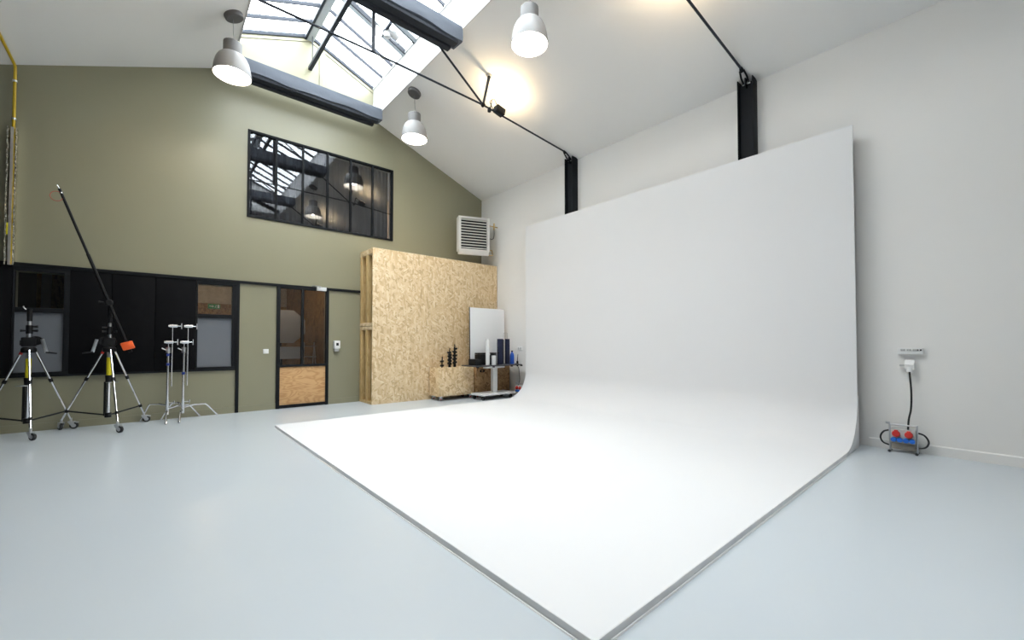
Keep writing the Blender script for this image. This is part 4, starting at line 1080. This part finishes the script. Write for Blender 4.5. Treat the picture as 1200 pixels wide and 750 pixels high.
c_stand((-5.497, -0.19, 0), [(-5.55, -0.55), (-5.075, -0.085), (-5.735, -0.03)], 'chrome C-stand with wide blue tape band, under the clear window pane', (0.665,))

# ================================================================== STORE ROOM BEHIND THE GLASS
def softbox(pts, y, label, z_floor=True):
    cx = sum(p[0] for p in pts) / len(pts); cz = sum(p[1] for p in pts) / len(pts)
    t = thing('softbox', label, 'softbox', (cx, y, 0), group='white softboxes in the store room')
    bm = BM(); prism(bm, pts, 'y', y, y + 0.02); obj('diffuser', bm, 'soft_white', t, t, smooth=False)
    bm = BM()
    A = [bm.verts.new((p[0], y + 0.021, p[1])) for p in pts]; B = [bm.verts.new((cx + (p[0] - cx) * 0.25, y + 0.30, cz + (p[1] - cz) * 0.25)) for p in pts]
    n = len(pts); bm.faces.new(A); bm.faces.new(B[::-1])
    for i in range(n): bm.faces.new((A[i], B[i], B[(i + 1) % n], A[(i + 1) % n]))
    obj('black_shell', bm, 'plastic_black', t, t, smooth=False)
    bm = BM(); tube(bm, [(cx, y + 0.36, 0.0), (cx, y + 0.36, cz)], 0.016, 8); tube(bm, [(cx, y + 0.29, cz), (cx, y + 0.40, cz)], 0.05, 10)
    st = obj('stand_pole', bm, 'steel_black', t, t)
    for k in range(3):
        q = 2 * PI * k / 3
        bm = BM(); tube(bm, [(cx, y + 0.36, 0.35), (cx + 0.3 * math.cos(q), y + 0.36 + 0.3 * math.sin(q), 0.01)], 0.009, 6); obj('stand_leg', bm, 'steel_black', t, t)
    return t
oc = (-3.80, 1.44); orad = 0.365
softbox([(oc[0] + orad * 1.13 * math.cos(PI / 8 + PI / 4 * k), oc[1] + orad * math.sin(PI / 8 + PI / 4 * k)) for k in range(8)], 1.6, 'octagonal white softbox behind the glazed door')
softbox([(-4.12, 0.79), (-3.60, 0.79), (-3.60, 1.03), (-4.12, 1.03)], 1.22, 'low rectangular softbox under the octagonal one')
t = thing('stepladder', 'silver stepladder standing in the store room behind the door', 'ladder', (-3.40, 1.25, 0))
for s in (-1, 1):
    bm = BM(); tube(bm, [(0.13 * s, 0, 0.0), (0.10 * s, 0.12, 1.12)], 0.012, 8); obj('side_rail', bm, 'alu', t)
    bm = BM(); tube(bm, [(0.13 * s, 0.45, 0.0), (0.10 * s, 0.14, 1.12)], 0.010, 8); obj('rear_leg', bm, 'alu', t)
for k in range(5):
    z = 0.15 + k * 0.22; bm = BM(); box(bm, -0.125, 0.125, 0.107 * z / 1.0 - 0.03, 0.107 * z / 1.0 + 0.03, z, z + 0.02); obj('step', bm, 'alu', t)
for x, y, ln, lab in ((-4.0, 1.2, 0.6, 'lit strip light on the store ceiling near the glazed door'), (-5.2, 2.6, 1.0, 'lit strip light on the store ceiling behind the panelling')):
    t = thing('strip_light', lab, 'ceiling light', (x, y, 2.55), group='strip lights in the store room')
    bm = BM(); box(bm, -ln / 2, ln / 2, -0.05, 0.05, -0.03, 0, bev=0.004); obj('fitting', bm, 'plastic_white', t)
    bm = BM(); tube(bm, [(-ln / 2 + 0.02, 0, -0.045), (ln / 2 - 0.02, 0, -0.045)], 0.016, 10); obj('lit_tube', bm, 'tube_glow', t)
t = thing('exit_sign', 'small green emergency exit sign inside the store room', 'sign', (-4.76, 4.2, 1.97))
t.scale = (0.62, 1, 0.62)
bm = BM(); box(bm, -0.19, 0.19, -0.04, 0, -0.085, 0.085, bev=0.004); obj('sign_panel', bm, 'exit_green', t)
bm = BM(); prism(bm, [(-0.15, -0.012), (-0.06, -0.012), (-0.06, -0.045), (-0.005, 0.0), (-0.06, 0.045), (-0.06, 0.012), (-0.15, 0.012)], 'y', -0.046, -0.041); obj('arrow', bm, 'plastic_white', t, smooth=False)
bm = BM(); box(bm, 0.10, 0.16, -0.046, -0.041, -0.06, 0.06); obj('door_symbol', bm, 'plastic_white', t, smooth=False)
bm = BM(); lathe(bm, [(0, -0.002), (0.013, -0.002), (0.013, 0.002), (0, 0.002)], 10, Matrix.Translation((0.055, -0.043, 0.045)) @ Matrix.Rotation(PI / 2, 4, 'X'))
tube(bm, [(0.05, -0.043, 0.025), (0.045, -0.043, -0.01), (0.06, -0.043, -0.055)], 0.008, 6); tube(bm, [(0.045, -0.043, -0.01), (0.02, -0.043, -0.05)], 0.007, 6); tube(bm, [(0.075, -0.043, 0.0), (0.05, -0.043, 0.02), (0.025, -0.043, 0.0)], 0.006, 6)
obj('running_figure', bm, 'plastic_white', t)
for x, w, h, lab in ((-6.75, 0.22, 2.3, 'wide grey timber board leaning behind the dim small window'), (-7.05, 0.10, 2.2, 'narrow grey timber board leaning behind the dim small window')):
    t = thing('leaning_board', lab, 'board', (x, 1.2, 0), group='boards behind the dim window')
    bm = BM(); box(bm, -w / 2, w / 2, -0.012, 0.012, 0, h, bev=0.002, mtx=Matrix.Rotation(R(-4), 4, 'X')); obj('board_face', bm, 'stone_grey', t)
    bm = BM(); box(bm, -w / 2, w / 2, -0.02, 0.02, h, h + 0.03, mtx=Matrix.Rotation(R(-4), 4, 'X')); obj('board_cap', bm, 'old_wood', t)
